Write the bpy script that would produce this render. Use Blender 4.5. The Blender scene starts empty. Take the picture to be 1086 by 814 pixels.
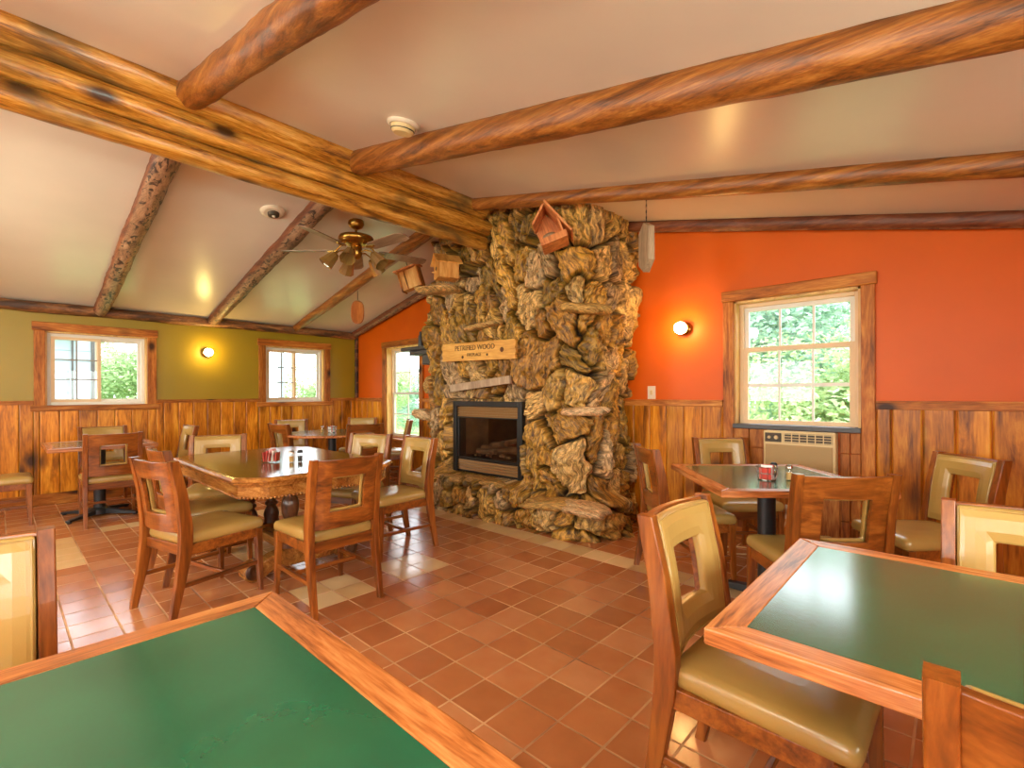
import bpy, math, random
import numpy as np
from mathutils import Vector, Matrix
random.seed(7)
SC = bpy.context.scene
COL = SC.collection
PI = math.pi
R = math.radians

# ------------------------------------------------------------------ helpers
class MB:
    """collects faces of one mesh"""
    def __init__(s): s.v = []; s.f = []; s.m = []; s.sm = []
    def add(s, verts, faces, mat=0, smooth=False, M=None):
        o = len(s.v)
        for p in verts:
            p = Vector(p)
            s.v.append(tuple(M @ p) if M is not None else tuple(p))
        for f in faces:
            s.f.append([i + o for i in f]); s.m.append(mat); s.sm.append(smooth)
        return s
    def box(s, x0, x1, y0, y1, z0, z1, mat=0, M=None):
        v = [(x0,y0,z0),(x1,y0,z0),(x1,y1,z0),(x0,y1,z0),(x0,y0,z1),(x1,y0,z1),(x1,y1,z1),(x0,y1,z1)]
        f = [(0,3,2,1),(4,5,6,7),(0,1,5,4),(1,2,6,5),(2,3,7,6),(3,0,4,7)]
        return s.add(v, f, mat, False, M)
    def prism(s, poly, z0, z1, mat=0, M=None, smooth=False):
        n = len(poly)
        v = [(x,y,z0) for x,y in poly] + [(x,y,z1) for x,y in poly]
        f = [list(range(n))[::-1], list(range(n,2*n))] + [(i,(i+1)%n,n+(i+1)%n,n+i) for i in range(n)]
        return s.add(v, f, mat, smooth, M)
    def rings(s, rings, mat=0, smooth=True, cap=True, M=None, closed=True):
        n = len(rings[0]); v = [p for r in rings for p in r]; f = []
        for k in range(len(rings)-1):
            for i in range(n if closed else n-1):
                j = (i+1) % n
                f.append((k*n+i, k*n+j, (k+1)*n+j, (k+1)*n+i))
        s.add(v, f, mat, smooth, M)
        if cap:
            s.add(rings[0], [list(range(n))[::-1]], mat, False, M)
            s.add(rings[-1], [list(range(n))], mat, False, M)
        return s
    def lathe(s, prof, n=20, c=(0,0,0), mat=0, smooth=True, M=None):
        rg = [[(c[0]+r*math.cos(2*PI*i/n), c[1]+r*math.sin(2*PI*i/n), c[2]+z) for i in range(n)] for r,z in prof]
        return s.rings(rg, mat, smooth, True, M)
    def tube(s, path, rad, n=10, mat=0, M=None, rect=None):
        P = [Vector(p) for p in path]; rg = []
        up = None
        for k, p in enumerate(P):
            t = (P[min(k+1,len(P)-1)] - P[max(k-1,0)]).normalized()
            if up is None:
                a = Vector((0,0,1)) if abs(t.z) < .9 else Vector((1,0,0))
                up = (a - t*a.dot(t)).normalized()
            else: up = (up - t*up.dot(t)).normalized()
            b = t.cross(up)
            r = rad[k] if isinstance(rad,(list,tuple)) else rad
            rg.append([tuple(p + up*r*math.sin(2*PI*i/n) + b*r*math.cos(2*PI*i/n)) for i in range(n)])
        return s.rings(rg, mat, True, True, M)
    def bars(s, secs, mat=0, M=None):
        """rectangular sections: (cx,cy,cz,half_x,half_y) stacked along z"""
        rg = [[(x-a,y-b,z),(x+a,y-b,z),(x+a,y+b,z),(x-a,y+b,z)] for x,y,z,a,b in secs]
        return s.rings(rg, mat, False, True, M)
    def mesh(s, name):
        me = bpy.data.meshes.new(name)
        me.from_pydata(s.v, [], s.f)
        me.polygons.foreach_set('material_index', s.m)
        me.polygons.foreach_set('use_smooth', s.sm)
        me.validate(); me.update()
        return me
    def build(s, name, mat, parent=None, loc=None, rot=None, bevel=0, seg=2, autosm=False):
        o = bpy.data.objects.new(name, s.mesh(name))
        for m in (mat if isinstance(mat,(list,tuple)) else [mat]): o.data.materials.append(m)
        COL.objects.link(o)
        if parent is not None: o.parent = parent
        if loc is not None: o.location = loc
        if rot is not None: o.rotation_euler = rot
        if bevel:
            b = o.modifiers.new('Bevel','BEVEL'); b.width = bevel; b.segments = seg; b.limit_method = 'ANGLE'; b.angle_limit = R(35)
        return o

def tag(o, label=None, cat=None, group=None, kind=None):
    if label: o['label'] = label
    if cat: o['category'] = cat
    if group: o['group'] = group
    if kind: o['kind'] = kind
    return o
def empty(name, loc=(0,0,0), rz=0, label=None, cat=None, group=None, kind=None, rot=None):
    o = bpy.data.objects.new(name, None); COL.objects.link(o)
    o.empty_display_size = .1
    o.location = loc; o.rotation_euler = rot if rot else (0,0,rz)
    return tag(o, label, cat, group, kind)
def copy_tree(o, parent=None):
    c = o.copy(); COL.objects.link(c)
    if parent is not None: c.parent = parent
    for ch in [x for x in list(bpy.data.objects) if x.parent == o]:
        copy_tree(ch, c)
    return c

# ------------------------------------------------------------------ materials
def nt(name):
    m = bpy.data.materials.new(name); m.use_nodes = True
    t = m.node_tree; b = t.nodes['Principled BSDF']
    return m, t, b, t.nodes.new, t.links.new
def ramp(new, stops):
    r = new('ShaderNodeValToRGB'); e = r.color_ramp.elements
    while len(e) < len(stops): e.new(.5)
    for k,(p,c) in enumerate(stops): e[k].position = p; e[k].color = (*c,1) if len(c)==3 else c
    return r
def srgb(r,g,b):
    f = lambda c: (c/255/12.92) if c/255 <= .04045 else ((c/255+.055)/1.055)**2.4
    return (f(r),f(g),f(b))
def plain(name, col, rough=.5, metal=0, var=0, bump=0, bscale=200, coat=0, spec=.5):
    m,t,b,new,link = nt(name)
    b.inputs['Base Color'].default_value = (*col,1); b.inputs['Roughness'].default_value = rough
    b.inputs['Metallic'].default_value = metal; b.inputs['Coat Weight'].default_value = coat
    b.inputs['Specular IOR Level'].default_value = spec; b.inputs['Coat Roughness'].default_value = .16
    tc = new('ShaderNodeTexCoord')
    if var:
        n = new('ShaderNodeTexNoise'); n.inputs['Scale'].default_value = 6; n.inputs['Detail'].default_value = 5
        link(tc.outputs['Object'], n.inputs['Vector'])
        r = ramp(new, [(.3,tuple(c*(1-var) for c in col)),(.7,tuple(min(1,c*(1+var)) for c in col))])
        link(n.outputs['Fac'], r.inputs['Fac']); link(r.outputs['Color'], b.inputs['Base Color'])
    if bump:
        n = new('ShaderNodeTexNoise'); n.inputs['Scale'].default_value = bscale; n.inputs['Detail'].default_value = 3
        link(tc.outputs['Object'], n.inputs['Vector'])
        bp = new('ShaderNodeBump'); bp.inputs['Strength'].default_value = bump; bp.inputs['Distance'].default_value = .002
        link(n.outputs['Fac'], bp.inputs['Height']); link(bp.outputs['Normal'], b.inputs['Normal'])
    return m
def wood(name, dark, mid, light, axis=0, scale=6, stretch=10, rough=.35, knots=0, plank=None, plank_axis=0, pvar=.25, bump=.15, dist=1.2, objvar=.12, coat=0, blotch=0, blotch_col=(.05,.03,.02), contrast=(.3,.5,.7), peel=None, blotch_lim=(.56,.68), spec=.5):
    m,t,b,new,link = nt(name)
    tc = new('ShaderNodeTexCoord'); vec = tc.outputs['Object']
    oi = new('ShaderNodeObjectInfo')
    addv = new('ShaderNodeVectorMath'); addv.operation = 'ADD'
    sc_ = new('ShaderNodeVectorMath'); sc_.operation='SCALE'; sc_.inputs[0].default_value=(13,7,19)
    link(oi.outputs['Random'], sc_.inputs['Scale']); link(vec, addv.inputs[0]); link(sc_.outputs[0], addv.inputs[1])
    pr = None
    base = addv.outputs[0]
    if plank:
        sx = new('ShaderNodeSeparateXYZ'); link(vec, sx.inputs[0])
        d = new('ShaderNodeMath'); d.operation='DIVIDE'; d.inputs[1].default_value = plank; link(sx.outputs[plank_axis], d.inputs[0])
        fl = new('ShaderNodeMath'); fl.operation='FLOOR'; link(d.outputs[0], fl.inputs[0])
        wn = new('ShaderNodeTexWhiteNoise'); wn.noise_dimensions='1D'; link(fl.outputs[0], wn.inputs['W'])
        pr = wn.outputs['Value']
        s2 = new('ShaderNodeVectorMath'); s2.operation='SCALE'; s2.inputs[0].default_value=(3.1,5.3,9.7); link(pr, s2.inputs['Scale'])
        a2 = new('ShaderNodeVectorMath'); a2.operation='ADD'; link(base, a2.inputs[0]); link(s2.outputs[0], a2.inputs[1]); base = a2.outputs[0]
    mp = new('ShaderNodeMapping'); s = [1,1,1]; s[axis] = 1/stretch
    mp.inputs['Scale'].default_value = s; link(base, mp.inputs['Vector'])
    n1 = new('ShaderNodeTexNoise'); n1.inputs['Scale'].default_value = scale; n1.inputs['Detail'].default_value = 7; n1.inputs['Roughness'].default_value=.65; n1.inputs['Distortion'].default_value = dist
    link(mp.outputs['Vector'], n1.inputs['Vector'])
    n2 = new('ShaderNodeTexNoise'); n2.inputs['Scale'].default_value = scale*9; n2.inputs['Detail'].default_value = 3
    link(mp.outputs['Vector'], n2.inputs['Vector'])
    mx = new('ShaderNodeMath'); mx.operation='MULTIPLY_ADD'; mx.inputs[1].default_value = .35; 
    link(n2.outputs['Fac'], mx.inputs[0]); link(n1.outputs['Fac'], mx.inputs[2])
    su = new('ShaderNodeMath'); su.operation='SUBTRACT'; su.inputs[1].default_value=.175; link(mx.outputs[0], su.inputs[0])
    rp = ramp(new, [(contrast[0],dark),(contrast[1],mid),(contrast[2],light)]); link(su.outputs[0], rp.inputs['Fac'])
    col = rp.outputs['Color']
    def mixc(fac, a, bcol, mode='MIX'):
        q = new('ShaderNodeMix'); q.data_type='RGBA'; q.blend_type = mode
        if isinstance(fac,(int,float)): q.inputs[0].default_value = fac
        else: link(fac, q.inputs[0])
        link(a, q.inputs[6])
        if isinstance(bcol, tuple): q.inputs[7].default_value = (*bcol,1)
        else: link(bcol, q.inputs[7])
        return q.outputs[2]
    if knots:
        mk = new('ShaderNodeMapping'); s = [1,1,1]; s[axis] = .6; mk.inputs['Scale'].default_value = s; link(base, mk.inputs['Vector'])
        vo = new('ShaderNodeTexVoronoi'); vo.inputs['Scale'].default_value = knots; link(mk.outputs['Vector'], vo.inputs['Vector'])
        kr = ramp(new, [(0.10,(1,1,1)),(.18,(.5,.5,.5)),(.28,(0,0,0))]); link(vo.outputs['Distance'], kr.inputs['Fac'])
        col = mixc(kr.outputs['Color'], col, tuple(c*.35 for c in dark))
    if blotch:
        nb = new('ShaderNodeTexNoise'); nb.inputs['Scale'].default_value = blotch; nb.inputs['Detail'].default_value = 4; nb.inputs['Distortion'].default_value=.6
        mb_ = new('ShaderNodeMapping'); s=[1,1,1]; s[axis]=.3; mb_.inputs['Scale'].default_value=s; link(base, mb_.inputs['Vector']); link(mb_.outputs['Vector'], nb.inputs['Vector'])
        br = ramp(new, [(blotch_lim[0],(0,0,0)),(blotch_lim[1],(.88,.88,.88))]); link(nb.outputs['Fac'], br.inputs['Fac'])
        col = mixc(br.outputs['Color'], col, blotch_col)
    if peel:
        at = new('ShaderNodeAttribute'); at.attribute_name = 'peel'
        pr2 = ramp(new,[(contrast[0],peel[0]),(contrast[2],peel[1])]); link(su.outputs[0],pr2.inputs['Fac'])
        cr = new('ShaderNodeTexVoronoi'); cr.feature='DISTANCE_TO_EDGE'; cr.inputs['Scale'].default_value = peel[2]
        mc = new('ShaderNodeMapping'); s=[1,1,1]; s[axis]=.14; mc.inputs['Scale'].default_value=s; link(base,mc.inputs['Vector']); link(mc.outputs['Vector'],cr.inputs['Vector'])
        ck = ramp(new,[(.0,(1,1,1)),(peel[3],(0,0,0))]); link(cr.outputs['Distance'],ck.inputs['Fac'])
        if peel[3] > .05:
            bn = new('ShaderNodeTexNoise'); bn.inputs['Scale'].default_value = peel[2]; bn.inputs['Detail'].default_value = 5; bn.inputs['Distortion'].default_value = 1.2
            mc.inputs['Scale'].default_value = [.35 if i==axis else 1 for i in range(3)]; link(mc.outputs['Vector'],bn.inputs['Vector'])
            ck = ramp(new,[(.40,(1,1,1)),(.47,(0,0,0))]); link(bn.outputs['Fac'],ck.inputs['Fac'])
        cn = new('ShaderNodeTexNoise'); cn.inputs['Scale'].default_value = 11; link(base,cn.inputs['Vector']); cn2 = ramp(new,[(.30,(0,0,0)),(.42,(1,1,1))]); link(cn.outputs['Fac'],cn2.inputs['Fac'])
        cm = new('ShaderNodeMath'); cm.operation='MULTIPLY'; link(ck.outputs['Color'],cm.inputs[0]); link(cn2.outputs['Color'],cm.inputs[1])
        pc = mixc(cm.outputs[0], pr2.outputs['Color'], srgb(52,30,20))
        col = mixc(at.outputs['Fac'], col, pc)
    hs = new('ShaderNodeHueSaturation'); link(col, hs.inputs['Color'])
    mr = new('ShaderNodeMapRange'); mr.inputs['To Min'].default_value = 1-(pvar if plank else objvar); mr.inputs['To Max'].default_value = 1+(pvar if plank else objvar)
    link(pr if plank else oi.outputs['Random'], mr.inputs['Value']); link(mr.outputs[0], hs.inputs['Value'])
    link(hs.outputs['Color'], b.inputs['Base Color'])
    b.inputs['Roughness'].default_value = rough; b.inputs['Specular IOR Level'].default_value = spec; b.inputs['Coat Weight'].default_value = coat; b.inputs['Coat Roughness'].default_value = .12
    if bump:
        bp = new('ShaderNodeBump'); bp.inputs['Strength'].default_value = bump; bp.inputs['Distance'].default_value = .004
        link(su.outputs[0], bp.inputs['Height']); link(bp.outputs['Normal'], b.inputs['Normal'])
    return m

M = {}
CH = (srgb(74,34,8), srgb(128,66,18), srgb(164,94,34))
M['chair_x'] = wood('chair_wood_x', *CH, axis=0, scale=9, stretch=9, rough=.28, bump=.05)
M['chair_z'] = wood('chair_wood_z', *CH, axis=2, scale=9, stretch=9, rough=.28, bump=.05)
M['chair_y'] = wood('chair_wood_y', *CH, axis=1, scale=9, stretch=9, rough=.28, bump=.05)
M['vinyl'] = plain('tan_vinyl', srgb(170,134,70), .27, spec=.7, var=.06, bump=.12, bscale=350)
OK_ = (srgb(104,52,22), srgb(180,104,50), srgb(212,142,82))
M['oak_x'] = wood('oak_x', *OK_, axis=0, scale=22, stretch=14, rough=.26, bump=.25)
M['oak_y'] = wood('oak_y', *OK_, axis=1, scale=22, stretch=14, rough=.3, bump=.25)
M['green'] = plain('green_laminate', srgb(24,90,62), .17, spec=.9, var=.16, bump=.04, coat=.35, bscale=60)
M['black'] = plain('black_iron', (.012,.012,.013), .4)
OO = (srgb(60,34,16), srgb(104,64,30), srgb(146,98,50))
M['old_x'] = wood('old_oak_x', *OO, axis=0, scale=14, stretch=14, rough=.16, bump=.06, coat=.3, plank=.11, plank_axis=1, pvar=.12)
M['old_edge'] = wood('old_oak_edge', srgb(104,58,22), srgb(158,98,40), srgb(196,136,66), axis=0, scale=14, stretch=10, rough=.25, bump=.1)
M['old_dark'] = wood('old_oak_dark', srgb(44,22,10), srgb(84,46,20), srgb(124,76,36), axis=2, scale=10, stretch=5, rough=.3, bump=.1)
PN = (srgb(112,56,4), srgb(198,116,16), srgb(228,156,46))
M['pine_wall_y'] = wood('knotty_pine_y', *PN, axis=2, scale=9, stretch=9, rough=.35, knots=3.2, plank=.165, plank_axis=1, pvar=.2, spec=.3)
M['pine_wall_x'] = wood('knotty_pine_x', *PN, axis=2, scale=9, stretch=9, rough=.35, knots=3.2, plank=.165, plank_axis=0, pvar=.2, spec=.3)
TR = (srgb(104,52,14), srgb(168,94,30), srgb(204,134,58))
for a,n in enumerate('xyz'):
    M['trim_'+n] = wood('cedar_trim_'+n, *TR, axis=a, scale=14, stretch=10, rough=.45, spec=.25, knots=4.6, bump=.3)
M['jamb'] = wood('pale_pine_jamb', srgb(190,132,58), srgb(222,172,92), srgb(236,196,124), axis=2, scale=8, stretch=9, rough=.4, knots=1.5)
M['ridge'] = wood('ridge_log_wood', srgb(104,58,14), srgb(184,118,34), srgb(226,168,80), axis=1, scale=20, stretch=12, dist=.6, rough=.32, knots=4.0, blotch=4.2, blotch_col=srgb(88,66,36), bump=.8, coat=.25, contrast=(.34,.48,.66))
M['raft_r'] = wood('rafter_log_wood', srgb(70,34,8), srgb(134,74,22), srgb(176,112,48), axis=0, scale=22, stretch=22, dist=.5, rough=.42, knots=1.8, blotch=2.5, blotch_col=srgb(64,30,12), bump=.7, peel=(srgb(128,88,62),srgb(186,146,116),9,.012))
M['raft_l'] = wood('rough_rafter_wood', srgb(70,30,14), srgb(112,56,28), srgb(146,84,46), axis=0, scale=16, stretch=8, rough=.5, knots=2.4, bump=.8, peel=(srgb(100,64,42),srgb(172,130,96),26,.09))
M['wall_log'] = wood('wall_log_wood', srgb(58,32,16), srgb(120,74,40), srgb(164,112,66), axis=1, scale=18, stretch=5, rough=.5, knots=3, blotch=9, blotch_lim=(.5,.58), blotch_col=srgb(52,28,14), bump=1.0)
M['birdwood'] = wood('birdhouse_wood', srgb(168,100,36), srgb(208,142,64), srgb(228,174,98), axis=2, scale=10, stretch=7, rough=.5)
M['birdwood_red'] = wood('red_birdhouse_wood', srgb(150,78,34), srgb(204,122,64), srgb(226,156,96), axis=2, scale=10, stretch=7, rough=.5)
M['ovalwood'] = wood('oval_board_wood', srgb(116,54,14), srgb(160,84,26), srgb(184,108,42), axis=2, scale=10, stretch=7, rough=.65, spec=.2)
M['greywood'] = wood('weathered_wood', srgb(120,96,72), srgb(164,136,106), srgb(190,164,132), axis=2, scale=10, stretch=7, rough=.6)
M['plaque'] = wood('plaque_pine', srgb(172,112,40), srgb(206,150,66), srgb(226,176,96), axis=0, scale=9, stretch=9, rough=.5, knots=3.2)
M['brass'] = plain('antique_brass', srgb(176,132,62), .28, 1, var=.1)
M['white'] = plain('white_vinyl_frame', srgb(222,214,200), .4)
M['tanframe'] = plain('tan_window_frame', srgb(222,188,144), .45, var=.05)
M['muntin'] = plain('backlit_muntin', srgb(146,132,122), .5)  # white bars coloured darker to look backlit
M['slate'] = plain('dark_slate', srgb(70,66,66), .45, var=.2, bump=.3)
M['beige'] = plain('beige_plastic', srgb(206,176,122), .45)
M['ac_grille'] = plain('ac_grille_tan', srgb(168,134,84), .6)
M['ac_dark'] = plain('ac_vent_dark', srgb(66,52,34), .6)
M['white_plastic'] = plain('white_plastic', srgb(214,196,170), .4)
M['steel'] = plain('caddy_wire', srgb(170,160,150), .25, 1)
M['red'] = plain('red_packet', srgb(200,60,44), .5)
M['pink'] = plain('pink_packet', srgb(222,150,140), .5)
M['paper'] = plain('white_packet', srgb(225,220,210), .6)
M['lettering'] = plain('burnt_lettering', srgb(84,48,16), .7)
M['chalk'] = plain('pale_lettering', srgb(206,170,112), .7)
M['pepper'] = plain('pepper', srgb(60,44,34), .6)
M['salt'] = plain('salt_spice', srgb(206,160,96), .6)
M['fire_metal'] = plain('black_firebox_metal', srgb(50,48,46), .38, .6, var=.1)
M['louvre'] = plain('bronze_louvre', srgb(150,112,68), .35, .5)
M['firebrick'] = plain('tan_firebrick', srgb(240,214,168), .8, var=.2, bump=.5, bscale=30)
M['firelog'] = plain('charred_log', srgb(96,68,44), .85, var=.45, bump=.6, bscale=40)
M['cord'] = plain('pale_cord', srgb(196,160,110), .5)

def glassmat(name, tint=(1,1,1), rough=0.0, ior=1.35):
    m,t,b,new,link = nt(name)
    g = new('ShaderNodeBsdfGlossy'); g.inputs['Roughness'].default_value = rough
    tr = new('ShaderNodeBsdfTransparent'); tr.inputs['Color'].default_value = (*tint,1)
    mx = new('ShaderNodeMixShader'); fr = new('ShaderNodeFresnel'); fr.inputs['IOR'].default_value = ior
    ge = new('ShaderNodeNewGeometry'); sb = new('ShaderNodeMath'); sb.operation='SUBTRACT'; sb.inputs[0].default_value=1; link(ge.outputs['Backfacing'],sb.inputs[1]); ml = new('ShaderNodeMath'); ml.operation='MULTIPLY'; link(sb.outputs[0],ml.inputs[0]); link(fr.outputs[0],ml.inputs[1])
    link(ml.outputs[0], mx.inputs[0]); link(tr.outputs[0], mx.inputs[1]); link(g.outputs[0], mx.inputs[2])
    link(mx.outputs[0], t.nodes['Material Output'].inputs['Surface'])
    return m
M['glass'] = glassmat('window_glass')
M['fireglass'] = glassmat('fire_glass', (.94,.90,.84), .12, ior=1.7)
M['jar'] = glassmat('jar_glass', (.9,.92,.9))
m,t,b,new,link = nt('amber_shade_glass')
b.inputs['Base Color'].default_value = (*srgb(150,112,58),1); b.inputs['Roughness'].default_value=.18; b.inputs['Transmission Weight'].default_value=.3
M['shade'] = m
def emit(name, col, s):
    m,t,b,new,link = nt(name)
    b.inputs['Base Color'].default_value=(*col,1); b.inputs['Emission Color'].default_value=(*col,1); b.inputs['Emission Strength'].default_value=s
    return m
M['globe'] = emit('lit_globe', (1,.66,.22), 110)
M['globe2'] = emit('lit_globe_yellow', (1,.74,.22), 95)

def paint(name, col, rough=.35, var=.05, bump=.08, spec=.5):
    m,t,b,new,link = nt(name)
    tc = new('ShaderNodeTexCoord')
    n = new('ShaderNodeTexNoise'); n.inputs['Scale'].default_value = 2.2; n.inputs['Detail'].default_value=5; link(tc.outputs['Object'], n.inputs['Vector'])
    r = ramp(new,[(.3,tuple(c*(1-var) for c in col)),(.7,tuple(min(1,c*(1+var)) for c in col))]); link(n.outputs['Fac'], r.inputs['Fac']); link(r.outputs['Color'], b.inputs['Base Color'])
    n2 = new('ShaderNodeTexNoise'); n2.inputs['Scale'].default_value = 14; n2.inputs['Detail'].default_value=6; link(tc.outputs['Object'], n2.inputs['Vector'])
    bp = new('ShaderNodeBump'); bp.inputs['Strength'].default_value=bump; bp.inputs['Distance'].default_value=.01
    link(n2.outputs['Fac'], bp.inputs['Height']); link(bp.outputs['Normal'], b.inputs['Normal'])
    b.inputs['Roughness'].default_value=rough; b.inputs['Specular IOR Level'].default_value=spec
    return m
M['orange'] = paint('orange_paint', srgb(206,88,4), .42, spec=.25)
M['olive'] = paint('olive_paint', srgb(150,122,18), .4)
M['ceil'] = paint('ceiling_paint', srgb(216,202,184), .30, .03, .06)

# floor tiles
T0X, T0Y, TS = -1.717, 1.4533, .2002
def tile_mat():
    m,t,b,new,link = nt('quarry_tile')
    tc = new('ShaderNodeTexCoord'); sx = new('ShaderNodeSeparateXYZ'); link(tc.outputs['Object'], sx.inputs[0])
    def mth(op, a, bb=None, c=None):
        n = new('ShaderNodeMath'); n.operation = op
        for i,x in enumerate((a,bb,c)):
            if x is None: continue
            if isinstance(x,(int,float)): n.inputs[i].default_value = x
            else: link(x, n.inputs[i])
        return n.outputs[0]
    u = mth('DIVIDE', mth('SUBTRACT', sx.outputs[0], T0X), TS); v = mth('DIVIDE', mth('SUBTRACT', sx.outputs[1], T0Y), TS)
    iu = mth('FLOOR', u); iv = mth('FLOOR', v)
    fu = mth('ABSOLUTE', mth('SUBTRACT', mth('FRACT', u), .5)); fv = mth('ABSOLUTE', mth('SUBTRACT', mth('FRACT', v), .5))
    edge = mth('MAXIMUM', fu, fv)
    gr = new('ShaderNodeMapRange'); gr.inputs['From Min'].default_value=.474; gr.inputs['From Max'].default_value=.486; link(edge, gr.inputs['Value'])
    cb = new('ShaderNodeCombineXYZ'); link(iu, cb.inputs[0]); link(iv, cb.inputs[1])
    wn = new('ShaderNodeTexWhiteNoise'); link(cb.outputs[0], wn.inputs['Vector'])
    no = new('ShaderNodeTexNoise'); no.inputs['Scale'].default_value=9; no.inputs['Detail'].default_value=6; link(tc.outputs['Object'], no.inputs['Vector'])
    f = mth('ADD', mth('MULTIPLY', wn.outputs['Value'], .55), mth('MULTIPLY', no.outputs['Fac'], .45))
    red = ramp(new, [(.15,srgb(162,94,54)),(.5,srgb(186,114,68)),(.85,srgb(204,138,92))]); link(f, red.inputs['Fac'])
    crm = ramp(new, [(.15,srgb(212,168,112)),(.85,srgb(236,202,150))]); link(f, crm.inputs['Fac'])
    def rng(x, lo, hi):   # lo <= x < hi (integers)
        return mth('MULTIPLY', mth('GREATER_THAN', x, lo-.5), mth('LESS_THAN', x, hi-.5))
    strip = mth('MULTIPLY', rng(iv,8,9), mth('GREATER_THAN', iu, -18.5))
    strip2 = mth('MULTIPLY', rng(iu,-19,-18), mth('GREATER_THAN', iv, 7.5))
    acc = strip
    for (a0,a1,b0,b1) in ((-7,-5,-1,1),(-7,-5,2,4),(-20,-15,-6,-5),(-21,-20,-4,-2),(-19,-17,2,4),(-13,-11,-1,1)):
        acc = mth('MAXIMUM', acc, mth('MULTIPLY', rng(iu,a0,a1), rng(iv,b0,b1)))
    mx = new('ShaderNodeMix'); mx.data_type='RGBA'; link(acc, mx.inputs[0]); link(red.outputs[0], mx.inputs[6]); link(crm.outputs[0], mx.inputs[7])
    mg = new('ShaderNodeMix'); mg.data_type='RGBA'; link(gr.outputs[0], mg.inputs[0]); link(mx.outputs[2], mg.inputs[6])
    gn = ramp(new, [(.35,srgb(150,96,58)),(.6,srgb(220,170,116))]); n3 = new('ShaderNodeTexNoise'); n3.inputs['Scale'].default_value=3; link(tc.outputs['Object'], n3.inputs['Vector']); link(n3.outputs['Fac'], gn.inputs['Fac'])
    link(gn.outputs[0], mg.inputs[7]); link(mg.outputs[2], b.inputs['Base Color'])
    rr = mth('ADD', mth('MULTIPLY', no.outputs['Fac'], .18), mth('ADD', .12, mth('MULTIPLY', gr.outputs[0], .35))); link(rr, b.inputs['Roughness'])
    hh = mth('ADD', mth('MULTIPLY', gr.outputs[0], -1.0), mth('MULTIPLY', no.outputs['Fac'], .25))
    bp = new('ShaderNodeBump'); bp.inputs['Strength'].default_value=.35; bp.inputs['Distance'].default_value=.003
    link(hh, bp.inputs['Height']); link(bp.outputs['Normal'], b.inputs['Normal'])
    b.inputs['Specular IOR Level'].default_value=1.0
    return m
M['tile'] = tile_mat()

# ------------------------------------------------------------------ room
XL, XR, YB, YF = -7.615, 1.4, 4.256, -3.2
RX, RZ, SL = -3.61, 3.18, .22
def zc(x): return RZ - SL*abs(x-RX)
WT = .16

def wall_cells(mb, axis, p0, p1, u0, u1, z0, z1, holes):
    """solid wall as boxes around rectangular holes (u0,u1,z0,z1)"""
    us = sorted({u0,u1,*[h[0] for h in holes],*[h[1] for h in holes]})
    for a,b_ in zip(us,us[1:]):
        hs = sorted([h for h in holes if h[0] <= a+1e-6 and h[1] >= b_-1e-6], key=lambda h:h[2])
        z = z0
        for h in hs + [(0,0,z1,z1)]:
            if h[2] > z+1e-6:
                if axis=='y': mb.box(a,b_,p0,p1,z,h[2])
                else: mb.box(p0,p1,a,b_,z,h[2])
            z = h[3]
W1 = (.375,1.312,1.135,1.985); W2 = (2.745,3.66,1.135,1.985)
W3 = (-6.70,-5.80,.56,1.99); W4 = (-1.379,-.502,.96,2.02)
FW = [(-6.6,-5.2,1.0,2.0),(-3.6,-2.2,1.0,2.0),(-1.2,.2,1.0,2.0)]
RW = [(-2.2,-.9,1.0,1.95),(.6,1.9,1.0,1.95)]
mb = MB(); wall_cells(mb,'x',XL-WT,XL,YF-WT,YB+WT,0,zc(XL)+.05,[W1,W2]); tag(mb.build('wall_left',M['olive']),kind='structure')
mb = MB(); wall_cells(mb,'y',YB,YB+WT,XL,XR,0,2.05,[W3,W4])
mb.prism([(XL,2.05),(XR,2.05),(XR,zc(XR)+.03),(RX,RZ+.03),(XL,zc(XL)+.03)],-YB-WT,-YB,M=Matrix(((1,0,0,0),(0,0,-1,0),(0,1,0,0),(0,0,0,1))))
tag(mb.build('wall_back',M['orange']),kind='structure')
mb = MB(); wall_cells(mb,'y',YF-WT,YF,XL,XR,0,2.05,FW)
mb.prism([(XL,2.05),(XR,2.05),(XR,zc(XR)+.03),(RX,RZ+.03),(XL,zc(XL)+.03)],-YF,-YF+WT,M=Matrix(((1,0,0,0),(0,0,-1,0),(0,1,0,0),(0,0,0,1))))
tag(mb.build('wall_front',M['orange']),kind='structure')
mb = MB(); wall_cells(mb,'x',XR,XR+WT,YF-WT,YB+WT,0,zc(XR)+.03,RW); tag(mb.build('wall_right',M['orange']),kind='structure')
mb = MB(); mb.box(XL-WT,XR+WT,YF-WT,YB+WT,-.12,0); tag(mb.build('floor',M['tile']),kind='structure')
mb = MB()
mb.prism([(XL-WT,zc(XL-WT)),(RX,RZ),(XR+WT,zc(XR+WT)),(XR+WT,zc(XR+WT)+.12),(RX,RZ+.12),(XL-WT,zc(XL-WT)+.12)],-YB-WT,-YF+WT,M=Matrix(((1,0,0,0),(0,0,-1,0),(0,1,0,0),(0,0,0,1))))
tag(mb.build('ceiling',M['ceil']),kind='structure')

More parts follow.
